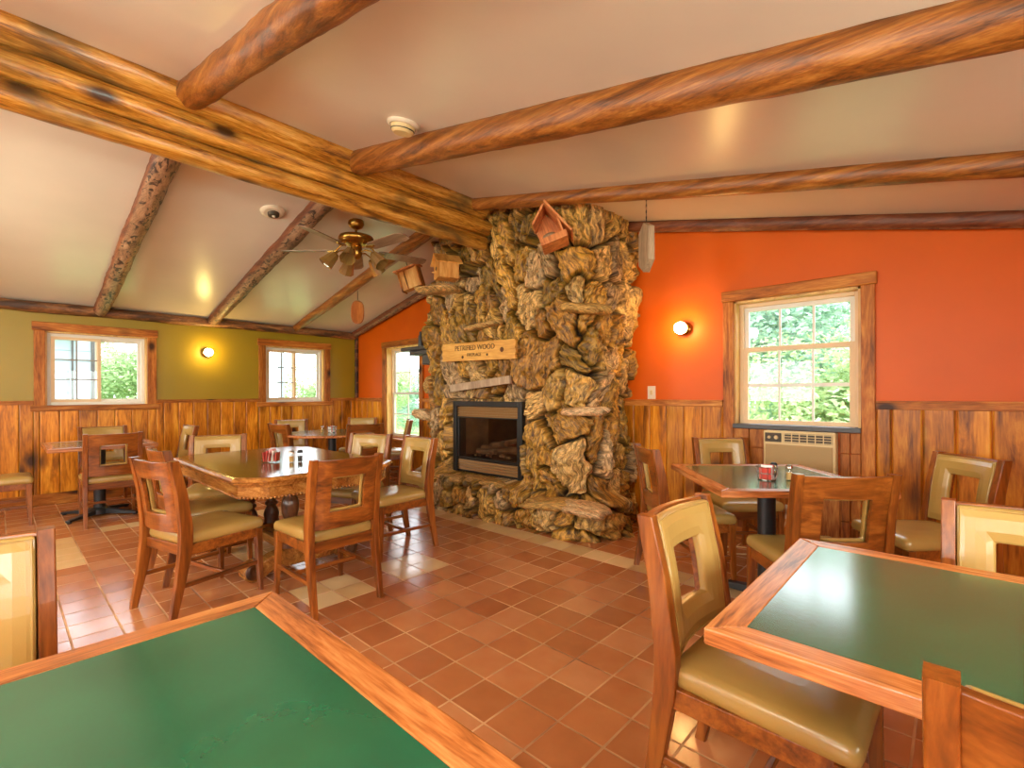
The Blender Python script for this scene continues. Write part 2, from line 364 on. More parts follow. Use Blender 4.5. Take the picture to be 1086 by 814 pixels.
# wainscot planks
RZT = 1.185
def planks(axis, a, b_, zlo, zhi, p, sgn, mb, w=.165):
    n0 = math.floor(a/w); n1 = math.ceil(b_/w)
    for k in range(n0,n1):
        x0 = max(a,k*w)+.002; x1 = min(b_,(k+1)*w)-.002
        if x1-x0 < .01: continue
        c = .009
        prof = [(x0,0),(x0,.012),(x0+c,.018),(x1-c,.018),(x1,.012),(x1,0)]
        if axis=='x':   # wall along Y; profile on Y, depth in X
            poly = [(p+sgn*d, u) for u,d in prof]
        else:
            poly = [(u, p+sgn*d) for u,d in prof]
        if (axis=='x') == (sgn>0): poly = poly[::-1]
        mb.prism(poly,zlo,zhi)
CW = .095
mb = MB()
for a,b_ in ((YF,W1[0]-CW),(W1[1]+CW,W2[0]-CW),(W2[1]+CW,YB)): planks('x',a,b_,0,RZT-.03,XL,1,mb)
for w in (W1,W2): planks('x',w[0]-CW,w[1]+CW,0,w[2]-.06,XL,1,mb)
tag(mb.build('trim_1',M['pine_wall_y']),kind='structure')
mb = MB()
for a,b_ in ((XL,W3[0]-CW),(W3[1]+CW,W4[0]-.085),(W4[1]+.085,XR)): planks('y',a,b_,0,RZT-.03,YB,-1,mb)
planks('y',W3[0]-CW,W3[1]+CW,0,W3[2]-.1,YB,-1,mb)
tag(mb.build('trim_2',M['pine_wall_x']),kind='structure')
def rail(name, segs, axis, mat):
    mb = MB()
    for a,b_ in segs:
        if axis=='x': mb.box(XL,XL+.035,a,b_,RZT-.04,RZT); mb.box(XL,XL+.05,a,b_,RZT-.012,RZT+.004)
        else: mb.box(a,b_,YB-.035,YB,RZT-.055,RZT); mb.box(a,b_,YB-.05,YB,RZT-.012,RZT+.004)
    tag(mb.build(name,mat,bevel=.003),kind='structure')
rail('trim_3',((YF,W1[0]-CW),(W1[1]+CW,W2[0]-CW),(W2[1]+CW,YB)),'x',M['trim_y'])
rail('trim_4',((XL,W3[0]-CW),(W3[1]+CW,W4[0]-.085),(W4[1]+.085,XR)),'y',M['trim_x'])
mb = MB(); mb.box(XL+.018,XL+.032,YF,YB,0,.13); tag(mb.build('baseboard_left',M['trim_y'],bevel=.004),kind='structure')
mb = MB(); mb.box(XL,-4.6,YB-.032,YB-.018,0,.13); mb.box(-2.2,XR,YB-.032,YB-.018,0,.13); tag(mb.build('baseboard_back',M['trim_x'],bevel=.004),kind='structure')
mb = MB(); mb.box(XL+.0,XL+.055,YB-.055,YB,RZT,zc(XL)-.02); tag(mb.build('trim_5',M['wall_log'],bevel=.012),kind='structure')

# windows
def rough_board(mb, x0,x1,y0,y1,z0,z1): mb.box(x0,x1,y0,y1,z0,z1)
def slider(n, w):
    e = empty(f'window_{n}', kind='structure')
    y0,y1,z0,z1 = w; X = XL
    c = MB()
    c.box(X,X+.03,y0-CW,y0,z0-.07,z1); c.box(X,X+.03,y1,y1+CW,z0-.07,z1)
    c.build('casing_side',M['trim_z'],e,bevel=.006)
    c = MB(); c.box(X,X+.034,y0-CW-.015,y1+CW+.015,z1,z1+.1); c.build('casing_head',M['trim_y'],e,bevel=.008)
    c = MB(); c.box(X-.02,X+.055,y0-CW-.03,y1+CW+.03,z0-.065,z0); c.build('window_sill',M['trim_y'],e,bevel=.006)
    j = MB(); t=.015
    j.box(X-WT,X,y0,y0+t,z0,z1); j.box(X-WT,X,y1-t,y1,z0,z1); j.box(X-WT,X,y0,y1,z1-t,z1)
    j.build('jamb',M['jamb'],e)
    f = MB(); xa,xb = X-.13,X-.06
    a0,a1,b0,b1 = y0+t,y1-t,z0,z1-t; q=.035
    f.box(xa,xb,a0,a0+q,b0,b1); f.box(xa,xb,a1-q,a1,b0,b1); f.box(xa,xb,a0+q,a1-q,b0,b0+q); f.box(xa,xb,a0+q,a1-q,b1-q,b1)
    f.build('window_frame',M['white'],e,bevel=.003)
    ym = (y0+y1)/2
    for k,(s0,s1,xs) in enumerate(((a0+q,ym+.025,X-.085),(ym-.025,a1-q,X-.12))):
        s = MB(); h=.034; zz0,zz1 = b0+q,b1-q
        s.box(xs,xs+.025,s0,s0+h,zz0,zz1); s.box(xs,xs+.025,s1-h,s1,zz0,zz1); s.box(xs,xs+.025,s0+h,s1-h,zz0,zz0+h); s.box(xs,xs+.025,s0+h,s1-h,zz1-h,zz1)
        if k==0:
            g=.007; gb=MB()
            gb.box(xs+.005,xs+.02,(s0+s1)/2-g,(s0+s1)/2+g,zz0+h,zz1-h)
            for r_ in (1/3,2/3):
                zz = zz0+h+(zz1-zz0-2*h)*r_; gb.box(xs+.0055,xs+.0195,s0+h,s1-h,zz-g,zz+g)
        so = s.build('sash',M['tanframe'] if k==0 else M['white'],e)
        if k==0: gb.build('muntin',M['muntin'],so)
        p = MB(); p.box(xs+.011,xs+.014,s0+h,s1-h,zz0+h,zz1-h); p.build('glass',M['glass'],so)
slider(1,W1); slider(2,W2)
def hung(n, w, cols, tall, casing, sill_shelf):
    e = empty(f'window_{n}', kind='structure')
    x0,x1,z0,z1 = w; Y = YB; cw = casing
    c = MB(); zb = 0 if sill_shelf else z0-.1
    c.box(x0-cw,x0,Y-.03,Y,zb,z1); c.box(x1,x1+cw,Y-.03,Y,zb,z1); c.build('casing_side',M['trim_z'],e,bevel=.006)
    c = MB(); c.box(x0-cw-.012,x1+cw+.012,Y-.035,Y,z1,z1+.09); c.build('casing_head',M['trim_x'],e,bevel=.008)
    t=.018
    j = MB(); j.box(x0,x0+t,Y,Y+WT,z0,z1); j.box(x1-t,x1,Y,Y+WT,z0,z1); j.box(x0,x1,Y,Y+WT,z1-t,z1); j.build('jamb',M['jamb'],e)
    if not sill_shelf:
        c = MB(); c.box(x0-cw-.02,x1+cw+.02,Y-.09,Y+.05,z0-.035,z0); c.box(x0-cw,x1+cw,Y-.03,Y,z0-.12,z0-.035); c.build('window_sill',M['trim_x'],e,bevel=.006)
    ya,yb = Y+.085,Y+.15
    a0,a1,b0,b1 = x0+t,x1-t,z0,z1-t; q=.03
    f = MB(); f.box(a0,a0+q,ya,yb,b0,b1); f.box(a1-q,a1,ya,yb,b0,b1); f.box(a0+q,a1-q,ya,yb,b1-q,b1); f.box(a0+q,a1-q,ya,yb,b0,b0+q)
    f.build('window_frame',M['tanframe'],e,bevel=.003)
    zm = z0 + (z1-z0)*tall
    for k,(s0,s1,ys) in enumerate(((b0+q,zm+.02,Y+.09),(zm-.02,b1-q,Y+.12))):
        s = MB(); h=.034; u0,u1=a0+q,a1-q
        s.box(u0,u0+h,ys,ys+.028,s0,s1); s.box(u1-h,u1,ys,ys+.028,s0,s1); s.box(u0+h,u1-h,ys,ys+.028,s0,s0+h); s.box(u0+h,u1-h,ys,ys+.028,s1-h,s1)
        g=.008; gb=MB()
        for i in range(1,cols):
            xx = u0+h+(u1-u0-2*h)*i/cols; gb.box(xx-g,xx+g,ys+.006,ys+.022,s0+h,s1-h)
        if k==0 or not sill_shelf:
            zz=(s0+s1)/2; g2 = .014 if sill_shelf else g
            gb.box(u0+h,u1-h,ys+.0066,ys+.0214,zz-g2,zz+g2)
        so = s.build('sash',M['tanframe'] if (sill_shelf and k==0) else M['white'],e)
        gb.build('muntin',M['white'],so)
        p = MB(); p.box(u0+h,u1-h,ys+.012,ys+.015,s0+h,s1-h); p.build('glass',M['glass'],so)
    return e
hung(3,W3,2,.49,.09,False)
e4 = hung(4,W4,3,.615,.083,True)
# shelf and boards under window_4, around the air conditioner
mb = MB(); mb.box(W4[0]+.0,W4[1]-.0,YB-.045,YB+.085,.955,.992); mb.build('window_sill',M['slate'],e4,bevel=.004)
mb = MB()
for (a,b_) in ((W4[0],-1.135),(-.632,W4[1])):
    n=2; 
    for i in range(n):
        u0=a+(b_-a)*i/n+.003; u1=a+(b_-a)*(i+1)/n-.003
        for z0_,z1_ in ((0,.30),(.304,.62),(.624,.80),(.804,.952)): mb.box(u0,u1,YB-.022,YB-.002,z0_,z1_)
mb.box(-1.135,-.632,YB-.02,YB-.002,0,.575)
mb.build('infill_board',M['trim_z'],e4,bevel=.003)
# unseen windows: frames round the openings
for i,w in enumerate(FW):
    mb=MB(); x0,x1,z0,z1=w
    for a in (x0,(x0+x1)/2-.03,x1-.06): mb.box(a,a+.06,YF-.12,YF-.06,z0,z1)
    mb.box(x0,x1,YF-.12,YF-.06,z0,z0+.06); mb.box(x0,x1,YF-.12,YF-.06,z1-.06,z1)
    tag(mb.build(f'window_{5+i}',M['white']),kind='structure')
for i,w in enumerate(RW):
    mb=MB(); y0,y1,z0,z1=w
    for a in (y0,(y0+y1)/2-.03,y1-.06): mb.box(XR+.06,XR+.12,a,a+.06,z0,z1)
    mb.box(XR+.06,XR+.12,y0,y1,z0,z0+.06); mb.box(XR+.06,XR+.12,y0,y1,z1-.06,z1)
    tag(mb.build(f'window_{8+i}',M['white']),kind='structure')

# ------------------------------------------------------------------ noise for log / stone shapes
rng = np.random.default_rng(5)
TAB = rng.random((256,256))
def vnoise(x,y):
    xi=np.floor(x).astype(int); yi=np.floor(y).astype(int); fx=x-xi; fy=y-yi
    fx=fx*fx*(3-2*fx); fy=fy*fy*(3-2*fy)
    g=lambda a,b_: TAB[a%256,b_%256]
    return (g(xi,yi)*(1-fx)+g(xi+1,yi)*fx)*(1-fy)+(g(xi,yi+1)*(1-fx)+g(xi+1,yi+1)*fx)*fy
def fbm(x,y,o=4):
    s=0;a=.5
    for k in range(o): s=s+a*vnoise(x*2**k+17*k,y*2**k+31*k); a*=.5
    return s/(1-.5**o)
def log_mesh(p0,p1,r0,r1,rough,seed,n=20,step=.05,bend=.02):
    p0=Vector(p0);p1=Vector(p1);L=(p1-p0).length;t=(p1-p0)/L
    a=Vector((0,0,1)) if abs(t.z)<.9 else Vector((1,0,0)); u=(a-t*a.dot(t)).normalized(); w=t.cross(u)
    k=max(2,int(L/step)); rg=[]
    for i in range(k+1):
        s=i/k; c=p0+t*(L*s)+u*(bend*(float(fbm(np.array(s*L*.5+seed*3.1),np.array(seed*1.7),2))-.5))+w*(bend*(float(fbm(np.array(s*L*.5+seed*5.1),np.array(seed*2.7),2))-.5))
        th=np.arange(n)*2*PI/n
        nz=fbm(s*L*3.0+seed*7+np.cos(th)*1.3, np.sin(th)*1.3+seed*11+0*th,4)
        n2=fbm(s*L*9.0+seed*7+np.cos(th)*3, np.sin(th)*3+seed*3+0*th,3)
        rr=(r0+(r1-r0)*s)*(1+rough*(nz-.5)*2+rough*.7*(n2-.5)*2)
        if i in (0,k): rr=rr*.94
        rg.append([tuple(c+u*float(rr[j]*math.cos(th[j]))+w*float(rr[j]*math.sin(th[j]))) for j in range(n)])
    return MB().rings(rg)
def add_peel(o,p0,p1,ang,half,seed):
    """bare strip along a log: attribute 'peel' from the angle round the axis"""
    p0=Vector(p0);p1=Vector(p1);t=(p1-p0).normalized(); me=o.data; val=[]
    side=t.cross(Vector((0,0,1))).normalized(); up=side.cross(t).normalized()
    for v in me.vertices:
        d=v.co-p0; s=d.dot(t); a=math.atan2(d.dot(side),d.dot(up)); da=abs((a-ang+PI)%(2*PI)-PI)
        w=half+.5*(float(fbm(np.array(s*2.2+seed*5.3),np.array(seed*1.1),3))-.5)+.25*(float(fbm(np.array(s*9+seed*2.3),np.array(a*2.0),2))-.5)
        val.append(min(1,max(0,(w-da)/.18+.5)))
    at=me.attributes.new('peel','FLOAT','POINT'); at.data.foreach_set('value',val)
# ridge of three logs
YRE = 3.40
for k,(x,z,r,lab) in enumerate(((RX+.03,2.803,.076,'lowest golden ridge log ending against the stone fireplace'),(RX+.045,2.955,.082,'middle golden ridge log between two others above the fireplace'),(RX+.075,3.125,.115,'topmost ridge log, thick and golden, touching the ceiling peak'))):
    o=log_mesh((x,YF+.01,z),(x,YRE+(.06,.1,.0)[k]-.03,z),r,r,.07,20+k,step=.045,bend=.02).build('ridge_log',M['ridge'])
    tag(o,lab,'log beam','ridge logs')
# rafters
def rafter(y,side,r,lab,mat,rough,seed,x0=None,r1=None):
    r1=r1 or r*.95
    if side>0: a=(x0 or RX+.13,y,zc(x0 or RX+.13)-r*.6); b_=(XR-.02,y,zc(XR)-r1*.6)
    else: a=(x0 or RX-.09,y,zc(x0 or RX-.09)-r*.6); b_=(XL+.03,y,zc(XL)-r1*.6)
    o=log_mesh(a,b_,r,r1,rough,seed,step=.035,n=26).build('rafter_log',M[mat]); add_peel(o,a,b_,(-1.95 if side>0 else 2.65),(.5 if mat=='raft_r' else 1.6),seed); tag(o,lab,'log beam','rafter logs')
rafter(.82,1,.084,'short dark red rafter log cut off by the top of the photo, left of centre','raft_r',.10,1)
rafter(1.96,1,.098,'long right-hand rafter log nearest the camera, above the round smoke detector','raft_r',.07,2,None,.076)
rafter(3.19,1,.064,'rafter log passing in front of the fireplace top with a hanging board','raft_r',.06,3)
rafter(4.165,1,.058,'thin rafter log lying along the top of the orange wall','raft_l',.10,4,-2.36)
rafter(.85,-1,.086,'rough rafter log leftmost on the sloping left ceiling','raft_l',.13,5,None,.072)
rafter(2.03,-1,.09,'rough rafter log just left of the ceiling fan','raft_l',.13,6,None,.07)
rafter(3.18,-1,.082,'smooth reddish rafter log behind the ceiling fan','raft_r',.07,7,None,.055)
rafter(4.18,-1,.06,'rough rafter log along the orange wall corner left of the fireplace','raft_l',.12,8,-4.62)
for y,s in ((-.35,1),(-.35,-1),(-1.55,1),(-1.55,-1)):
    rafter(y,s,.085,'rafter log over the near end of the room','raft_l',.1,12)
o=log_mesh((XL+.045,YF+.02,zc(XL)-.055),(XL+.045,YB-.07,zc(XL)-.055),.062,.06,.13,9,step=.05,bend=.03).build('wall_log',M['wall_log'])
tag(o,'rough log plate running along the top of the green wall','log beam')

# ------------------------------------------------------------------ fireplace
FP = empty('stone_fireplace',(-3.4,3.5,0),0,'tall petrified wood stone fireplace with black gas firebox against orange wall','fireplace')
def fireplace():
    fx0,fx1,fy,wy,rc = -4.54,-2.40,3.52,4.25,.17
    # unfolded path
    pts=[];nrm=[]
    ds=.0095
    def seg(a,b_,n):
        L=math.dist(a,b_);k=int(L/ds)
        for i in range(k): 
            q=i/k; pts.append((a[0]+(b_[0]-a[0])*q,a[1]+(b_[1]-a[1])*q)); nrm.append(n)
    def arc(c,a0,a1):
        k=max(6,int(rc*abs(a1-a0)/ds))
        for i in range(k):
            a=a0+(a1-a0)*i/k; pts.append((c[0]+rc*math.cos(a),c[1]+rc*math.sin(a))); nrm.append((math.cos(a),math.sin(a)))
    seg((fx0,wy),(fx0,fy+rc),(-1,0)); arc((fx0+rc,fy+rc),PI,1.5*PI); seg((fx0+rc,fy),(fx1-rc,fy),(0,-1)); arc((fx1-rc,fy+rc),1.5*PI,2*PI); seg((fx1,fy+rc),(fx1,wy),(1,0)); pts.append((fx1,wy)); nrm.append((1,0))
    P=np.array(pts);N=np.array(nrm); ns=len(P)
    S=np.concatenate([[0],np.cumsum(np.hypot(*np.diff(P,axis=0).T))])
    zmx=RZ-SL*np.abs(P[:,0]-RX)-.005
    nz=330
    tt=np.linspace(0,1,nz)
    Z=tt[None,:]*zmx[:,None]; SS=np.repeat(S[:,None],nz,1); XX=np.repeat(P[:,0][:,None],nz,1); FRONT=np.repeat((N[:,1]<-.7)[:,None],nz,1)
    Ltot=S[-1]
    # stones
    r=np.random.default_rng(11); seeds=[]
    zz=-.1
    rows=[.17,.22,.30,.34,.36,.34,.36,.34,.36,.34,.36,.30]
    for rh in rows:
        s=-.1
        while s<Ltot+.2:
            w=r.uniform(.12,.26); 
            seeds.append((s+w/2+r.normal(0,.02), zz+rh/2+r.normal(0,.07), r.normal(0,.26), rh*r.uniform(.5,.9), w*r.uniform(.40,.62)))
            s+=w
        zz+=rh*.86
    # a few big boulders to the right of the firebox
    s_of=lambda x: float(np.interp(x,P[(N[:,1]<-.9)][:,0],S[(N[:,1]<-.9)]))
    for (x,z,an,a,b_) in ((-2.85,1.55,.2,.30,.26),(-2.62,1.0,-.5,.22,.26),(-2.85,.72,.1,.34,.2),(-2.55,.62,.15,.3,.16),(-3.0,2.1,.5,.22,.24),(-2.95,1.15,1.2,.3,.15),(-3.1,2.55,.0,.24,.13)):
        seeds=[q for q in seeds if not (((q[0]-s_of(x))/ (b_*1.0))**2+((q[1]-z)/(a*1.0))**2<.8)]
        seeds.append((s_of(x),z,an,a,b_))
    Sd=np.array(seeds); ids=len(Sd)
    base=r.uniform(-.02,.06,ids); tu=r.normal(0,.16,ids); tv=r.normal(0,.22,ids); ph=r.uniform(0,100,ids)
    wx=SS+ .045*(fbm(SS*7,Z*6)-.5)*2; wz=Z+.06*(fbm(SS*6+40,Z*5+9)-.5)*2
    d1=np.full(Z.shape,9.);d2=np.full(Z.shape,9.);idx=np.zeros(Z.shape,int);UU=np.zeros(Z.shape);VV=np.zeros(Z.shape)
    for i,(cs,cz,an,a,b_) in enumerate(Sd):
        dx=wx-cs;dz=wz-cz;ca,sa=math.cos(an),math.sin(an)
        u=dx*sa+dz*ca; v=dx*ca-dz*sa
        d=(np.abs(u/a)**3.4+np.abs(v/b_)**3.4)**(1/3.4)
        near=d<d1
        d2=np.where(near,d1,np.minimum(d2,d)); d1=np.where(near,d,d1)
        idx=np.where(near,i,idx);UU=np.where(near,u,UU);VV=np.where(near,v,VV)
    gap=np.clip((d2-d1-.03)/.16,0,1); gap=gap*gap*(3-2*gap)
    pp=ph[idx]
    warp=.5*fbm(UU*6+pp,VV*9+pp,3)
    rid=np.abs(2*fbm(UU*4.5+pp,VV*20+warp*7+pp*3,3)-1); rid=1-np.clip(rid*2.2,0,1)
    fine=fbm(UU*16+pp,VV*75+warp*14,3)-.5
    D=gap*(.05+base[idx]*1.1+.030*(1-np.clip(d1,0,1.2)**2)+tu[idx]*UU*.5+tv[idx]*VV)+gap*(.048*(rid-.5)+.026*fine)
    D-=.065*(1-np.clip((d2-d1)/.13,0,1))
    D+= .07*(fbm(SS*1.6+3,Z*1.3+8,3)-.5)*2
    # hearth
    sm=lambda a,b_,x: np.clip((x-a)/(b_-a),0,1)**2*(3-2*np.clip((x-a)/(b_-a),0,1))
    hz=np.where(XX<-3.0,.37,.31)+.05*(fbm(SS*3,SS*0+2,2)-.5)
    D+=(1-sm(hz-.03,hz+.09,Z))*np.where(N[:,1][:,None]<.2,.17,0)*np.where((P[:,1]<3.85)[:,None],1,0)
    # left side narrows towards the top
    side=np.clip(-N[:,0],0,1)[:,None]
    D-=side*sm(2.35,2.75,Z)*.22
    # ledges: (x on front, z, half length, half height, out, tilt)
    for (x,z,hl,hh,out,ti) in ((-4.33,.42,.2,.03,.06,-.1),(-3.35,.375,.5,.03,.05,.02)):
        ss=SS-s_of(x) if x>fx0+rc and x<fx1-rc else SS-s_of(min(max(x,fx0+rc+.01),fx1-rc-.01))-(x-min(max(x,fx0+rc),fx1-rc))
        q=1-np.clip((ss/hl)**4,0,1); zc_=Z-(z+ti*ss+.02*(fbm(SS*9,SS*0+5,2)-.5))
        q=q*(1-np.clip((zc_/hh)**2,0,1)**1)
        D=np.where(q>0,np.maximum(D,D*(1-q)+ (out+.02*fine+.02*rid)*np.sqrt(q)+.03*q),D)
    # niches and the firebox opening
    hole=FRONT&(XX>-4.075)&(XX<-3.085)&(Z>.415)&(Z<1.155)
    for (x0,x1,z0,z1) in ((-2.98,-2.80,2.58,2.80),(-3.92,-3.74,2.50,2.66)):
        nn=FRONT&(XX>x0)&(XX<x1)&(Z>z0)&(Z<z1); D=np.where(nn,-.22,D)
    near=FRONT&(XX>-4.13)&(XX<-3.03)&(Z>.385)&(Z<1.2)
    D=np.where(near,np.minimum(D,.02),D)
    D=np.where(hole,-.42,D)
    # blend to wall
    PX=P[:,0][:,None]+N[:,0][:,None]*D; PY=P[:,1][:,None]+N[:,1][:,None]*D
    PY=np.minimum(PY,4.252)
    V=np.stack([PX,PY,Z],-1).reshape(-1,3)
    i,j=np.meshgrid(np.arange(ns-1),np.arange(nz-1),indexing='ij'); a=(i*nz+j).ravel()
    F=np.stack([a,a+nz,a+nz+1,a+1],-1)
    me=bpy.data.meshes.new('stone_facing'); me.from_pydata(V.tolist(),[],F.tolist())
    me.polygons.foreach_set('use_smooth',[True]*len(F))
    cols=.74*np.array([srgb(166,120,44),srgb(182,136,56),srgb(150,106,40),srgb(190,148,74),srgb(176,142,98),srgb(144,108,38),srgb(196,158,96)])
    tint=cols[r.integers(0,len(cols),ids)]*r.uniform(.8,1.15,(ids,1))
    mort_shade=np.array(srgb(40,27,14)); g2=np.clip(gap*1.45,0,1)[...,None]  # dark mortar, plus crevice shade painted into the stone tint
    C=tint[idx]*g2+mort_shade*(1-g2)
    C=np.concatenate([C.reshape(-1,3),np.ones((V.shape[0],1))],1)
    at=me.color_attributes.new('tint','FLOAT_COLOR','POINT'); at.data.foreach_set('color',C.ravel())
    ga=me.attributes.new('grain','FLOAT_VECTOR','POINT'); ga.data.foreach_set('vector',np.stack([UU*4+pp,VV*18+pp,pp],-1).reshape(-1))
    me.update()
    m,t,b,new,link=nt('petrified_wood')
    an=new('ShaderNodeAttribute'); an.attribute_name='tint'; gn=new('ShaderNodeAttribute'); gn.attribute_name='grain'
    n1=new('ShaderNodeTexNoise'); n1.inputs['Scale'].default_value=3.4; n1.inputs['Detail'].default_value=9; n1.inputs['Roughness'].default_value=.74; n1.inputs['Distortion'].default_value=.5
    link(gn.outputs['Vector'],n1.inputs['Vector'])
    rp=ramp(new,[(.37,(.16,.10,.05)),(.48,(.95,.88,.74)),(.6,(2.3,2.25,2.2))]); link(n1.outputs['Fac'],rp.inputs['Fac'])
    mx=new('ShaderNodeMix'); mx.data_type='RGBA'; mx.blend_type='MULTIPLY'; mx.inputs[0].default_value=1; link(an.outputs['Color'],mx.inputs[6]); link(rp.outputs['Color'],mx.inputs[7])
    link(mx.outputs[2],b.inputs['Base Color'])
    bp=new('ShaderNodeBump'); bp.inputs['Strength'].default_value=.8; bp.inputs['Distance'].default_value=.012; link(n1.outputs['Fac'],bp.inputs['Height']); link(bp.outputs['Normal'],b.inputs['Normal'])
    b.inputs['Roughness'].default_value=.45
    M['stone']=m
    me.materials.append(m)
    o=bpy.data.objects.new('stone_facing',me); COL.objects.link(o); o.parent=FP; o.matrix_parent_inverse=FP.matrix_basis.inverted()
fireplace()
def ledge_stone(c,l,w,h,rz,tilt,seed):
    """flat natural stone slab"""
    nu,nv=36,18; rg=[]; gv=[]
    for j in range(nv+1):
        ph=PI*(j/nv)-PI/2; ring=[]
        for i in range(nu):
            th=2*PI*i/nu; se=lambda v,e: math.copysign(abs(v)**e,v)
            x=se(math.cos(ph),.5)*se(math.cos(th),.7); y=se(math.cos(ph),.5)*se(math.sin(th),.8); z=se(math.sin(ph),.8)
            k=1+.7*(float(fbm(np.array(x*2.2+seed*7),np.array(y*2.2+z+seed*3),4))-.5)
            ring.append((x*l*k,y*w*k,z*h*k+.25*h*(float(fbm(np.array(x*3+seed),np.array(y*3.0+seed),3))-.5))); gv+=[y*4+seed,z*3+x*1.2,seed]
        rg.append(ring)
    o=MB().rings(rg).build('ledge_stone',M['stone'],FP)
    n=len(o.data.vertices); gv=gv+[0]*(3*n-len(gv))
    gv=[]
    for v in o.data.vertices: gv+=[v.co.x*6+seed,v.co.y*30+v.co.z*60,seed*1.0]
    o.data.attributes.new('grain','FLOAT_VECTOR','POINT').data.foreach_set('vector',gv)
    o.data.color_attributes.new('tint','FLOAT_COLOR','POINT').data.foreach_set('color',[q for _ in range(n) for q in (*srgb(*((176,138,84),(160,124,66),(184,152,112))[seed%3]),1)])
    o.matrix_parent_inverse=FP.matrix_basis.inverted()
    o.location=c; o.rotation_euler=(0,tilt,rz)
for q in (((-2.28,3.33,1.96),.22,.10,.042,.1,R(9),1),((-2.27,3.32,1.10),.21,.10,.036,.15,R(-2),2),((-3.54,3.38,1.94),.21,.09,.028,.0,R(-4),3),
          ((-2.63,3.29,.285),.25,.16,.045,.05,R(-5),4),((-2.26,3.36,.285),.21,.16,.04,.25,R(6),5),((-4.0,3.36,.35),.22,.12,.035,0,0,6),((-3.45,3.36,.365),.34,.10,.03,0,R(2),7),
          ((-4.66,3.50,1.0),.15,.10,.06,.5,R(10),8),((-4.25,3.36,2.41),.30,.18,.04,.1,R(4),9),((-4.62,3.6,1.35),.12,.09,.10,.4,R(20),10)):
    ledge_stone(*q)
PI_FP = Matrix.Translation((3.4,-3.5,0))
def fp_part(mb,name,mat,parent=FP,**k):
    o=mb.build(name,mat,parent,**k)
    if parent is FP: o.matrix_parent_inverse=PI_FP
    return o
# dark stone shelf at the left side
mb=MB(); mb.box(-5.40,-4.60,3.64,3.86,1.81,1.86); mb.box(-5.25,-4.60,3.67,3.84,1.75,1.81); mb.box(-4.98,-4.60,3.68,3.82,1.62,1.75)
fp_part(mb,'stone_shelf',M['slate'],bevel=.015)
# firebox
x0,x1,z0,z1,yf = -4.09,-3.07,.405,1.17,3.44
mb=MB(); b_=.055
mb.box(x0,x0+b_,yf,3.56,z0,z1); mb.box(x1-b_,x1,yf,3.56,z0,z1); mb.box(x0+b_,x1-b_,yf,3.56,z1-b_,z1); mb.box(x0+b_,x1-b_,yf+.02,3.56,z0,z0+.02)
mb.box(x0+b_,x1-b_,yf+.015,3.56,z1-.18,z1-.165); mb.box(x0+b_,x1-b_,yf+.015,3.56,z0+.135,z0+.165)
i0,i1=x0+b_,x1-b_
mb.box(i0,i0+.025,yf+.018,3.56,z0+.165,z1-.18); mb.box(i1-.025,i1,yf+.018,3.56,z0+.165,z1-.18)
fb=fp_part(mb,'firebox',M['fire_metal'],bevel=.004); fb['label']='black metal frame of the gas firebox'
def sub(mb,name,mat,**k): return mb.build(name,mat,fb,**k)
for (za,zb) in ((z1-.165,z1-.058),(z0+.022,z0+.135)):
    mb=MB(); n=4
    for i in range(n):
        zz=za+(zb-za)*i/n; h=(zb-za)/n-.006
        mb.prism([(yf+.022,zz),(yf+.045,zz+h*.3),(yf+.045,zz+h),(yf+.028,zz+h)],i0,i1,M=Matrix(((0,0,1,0),(1,0,0,0),(0,1,0,0),(0,0,0,1))))
    mb.box(i0,i1,yf+.05,yf+.06,za,zb)
    o=sub(mb,'louvre',M['louvre']); o['label']='bronze slatted louvre'
g0,g1=z0+.165,z1-.18
mb=MB(); mb.box(i0+.025,i1-.025,yf+.03,yf+.034,g0,g1); sub(mb,'glass_front',M['fireglass'])
mb=MB(); yk=3.82
mb.add([(i0,3.5,g0),(i1,3.5,g0),(i1-.12,yk,g0),(i0+.12,yk,g0),(i0,3.5,g1),(i1,3.5,g1),(i1-.12,yk,g1),(i0+.12,yk,g1)],[(0,1,2,3),(7,6,5,4),(3,2,6,7),(0,3,7,4),(2,1,5,6)]); sub(mb,'fire_chamber',M['firebrick'])
for k,(p0,p1,rr) in enumerate((((-3.86,3.68,g0+.07),(-3.3,3.70,g0+.08),.045),((-3.8,3.76,g0+.1),(-3.42,3.60,g0+.16),.038),((-3.62,3.6,g0+.12),(-3.36,3.76,g0+.19),.034),((-3.88,3.62,g0+.045),(-3.62,3.64,g0+.05),.035))):
    o=log_mesh(p0,p1,rr,rr*.85,.15,50+k,n=12,step=.03).build('fire_log',M['firelog'],fb)
for k in range(14):
    a=random.uniform(i0+.14,i1-.14); y=random.uniform(3.55,3.78); rr=random.uniform(.015,.035)
    mb.lathe([(.2*rr,0),(rr,.3*rr),(rr*.8,rr),(.2*rr,1.3*rr)],7,(a,y,g0))
sub(mb,'ember_bed',M['firelog'])

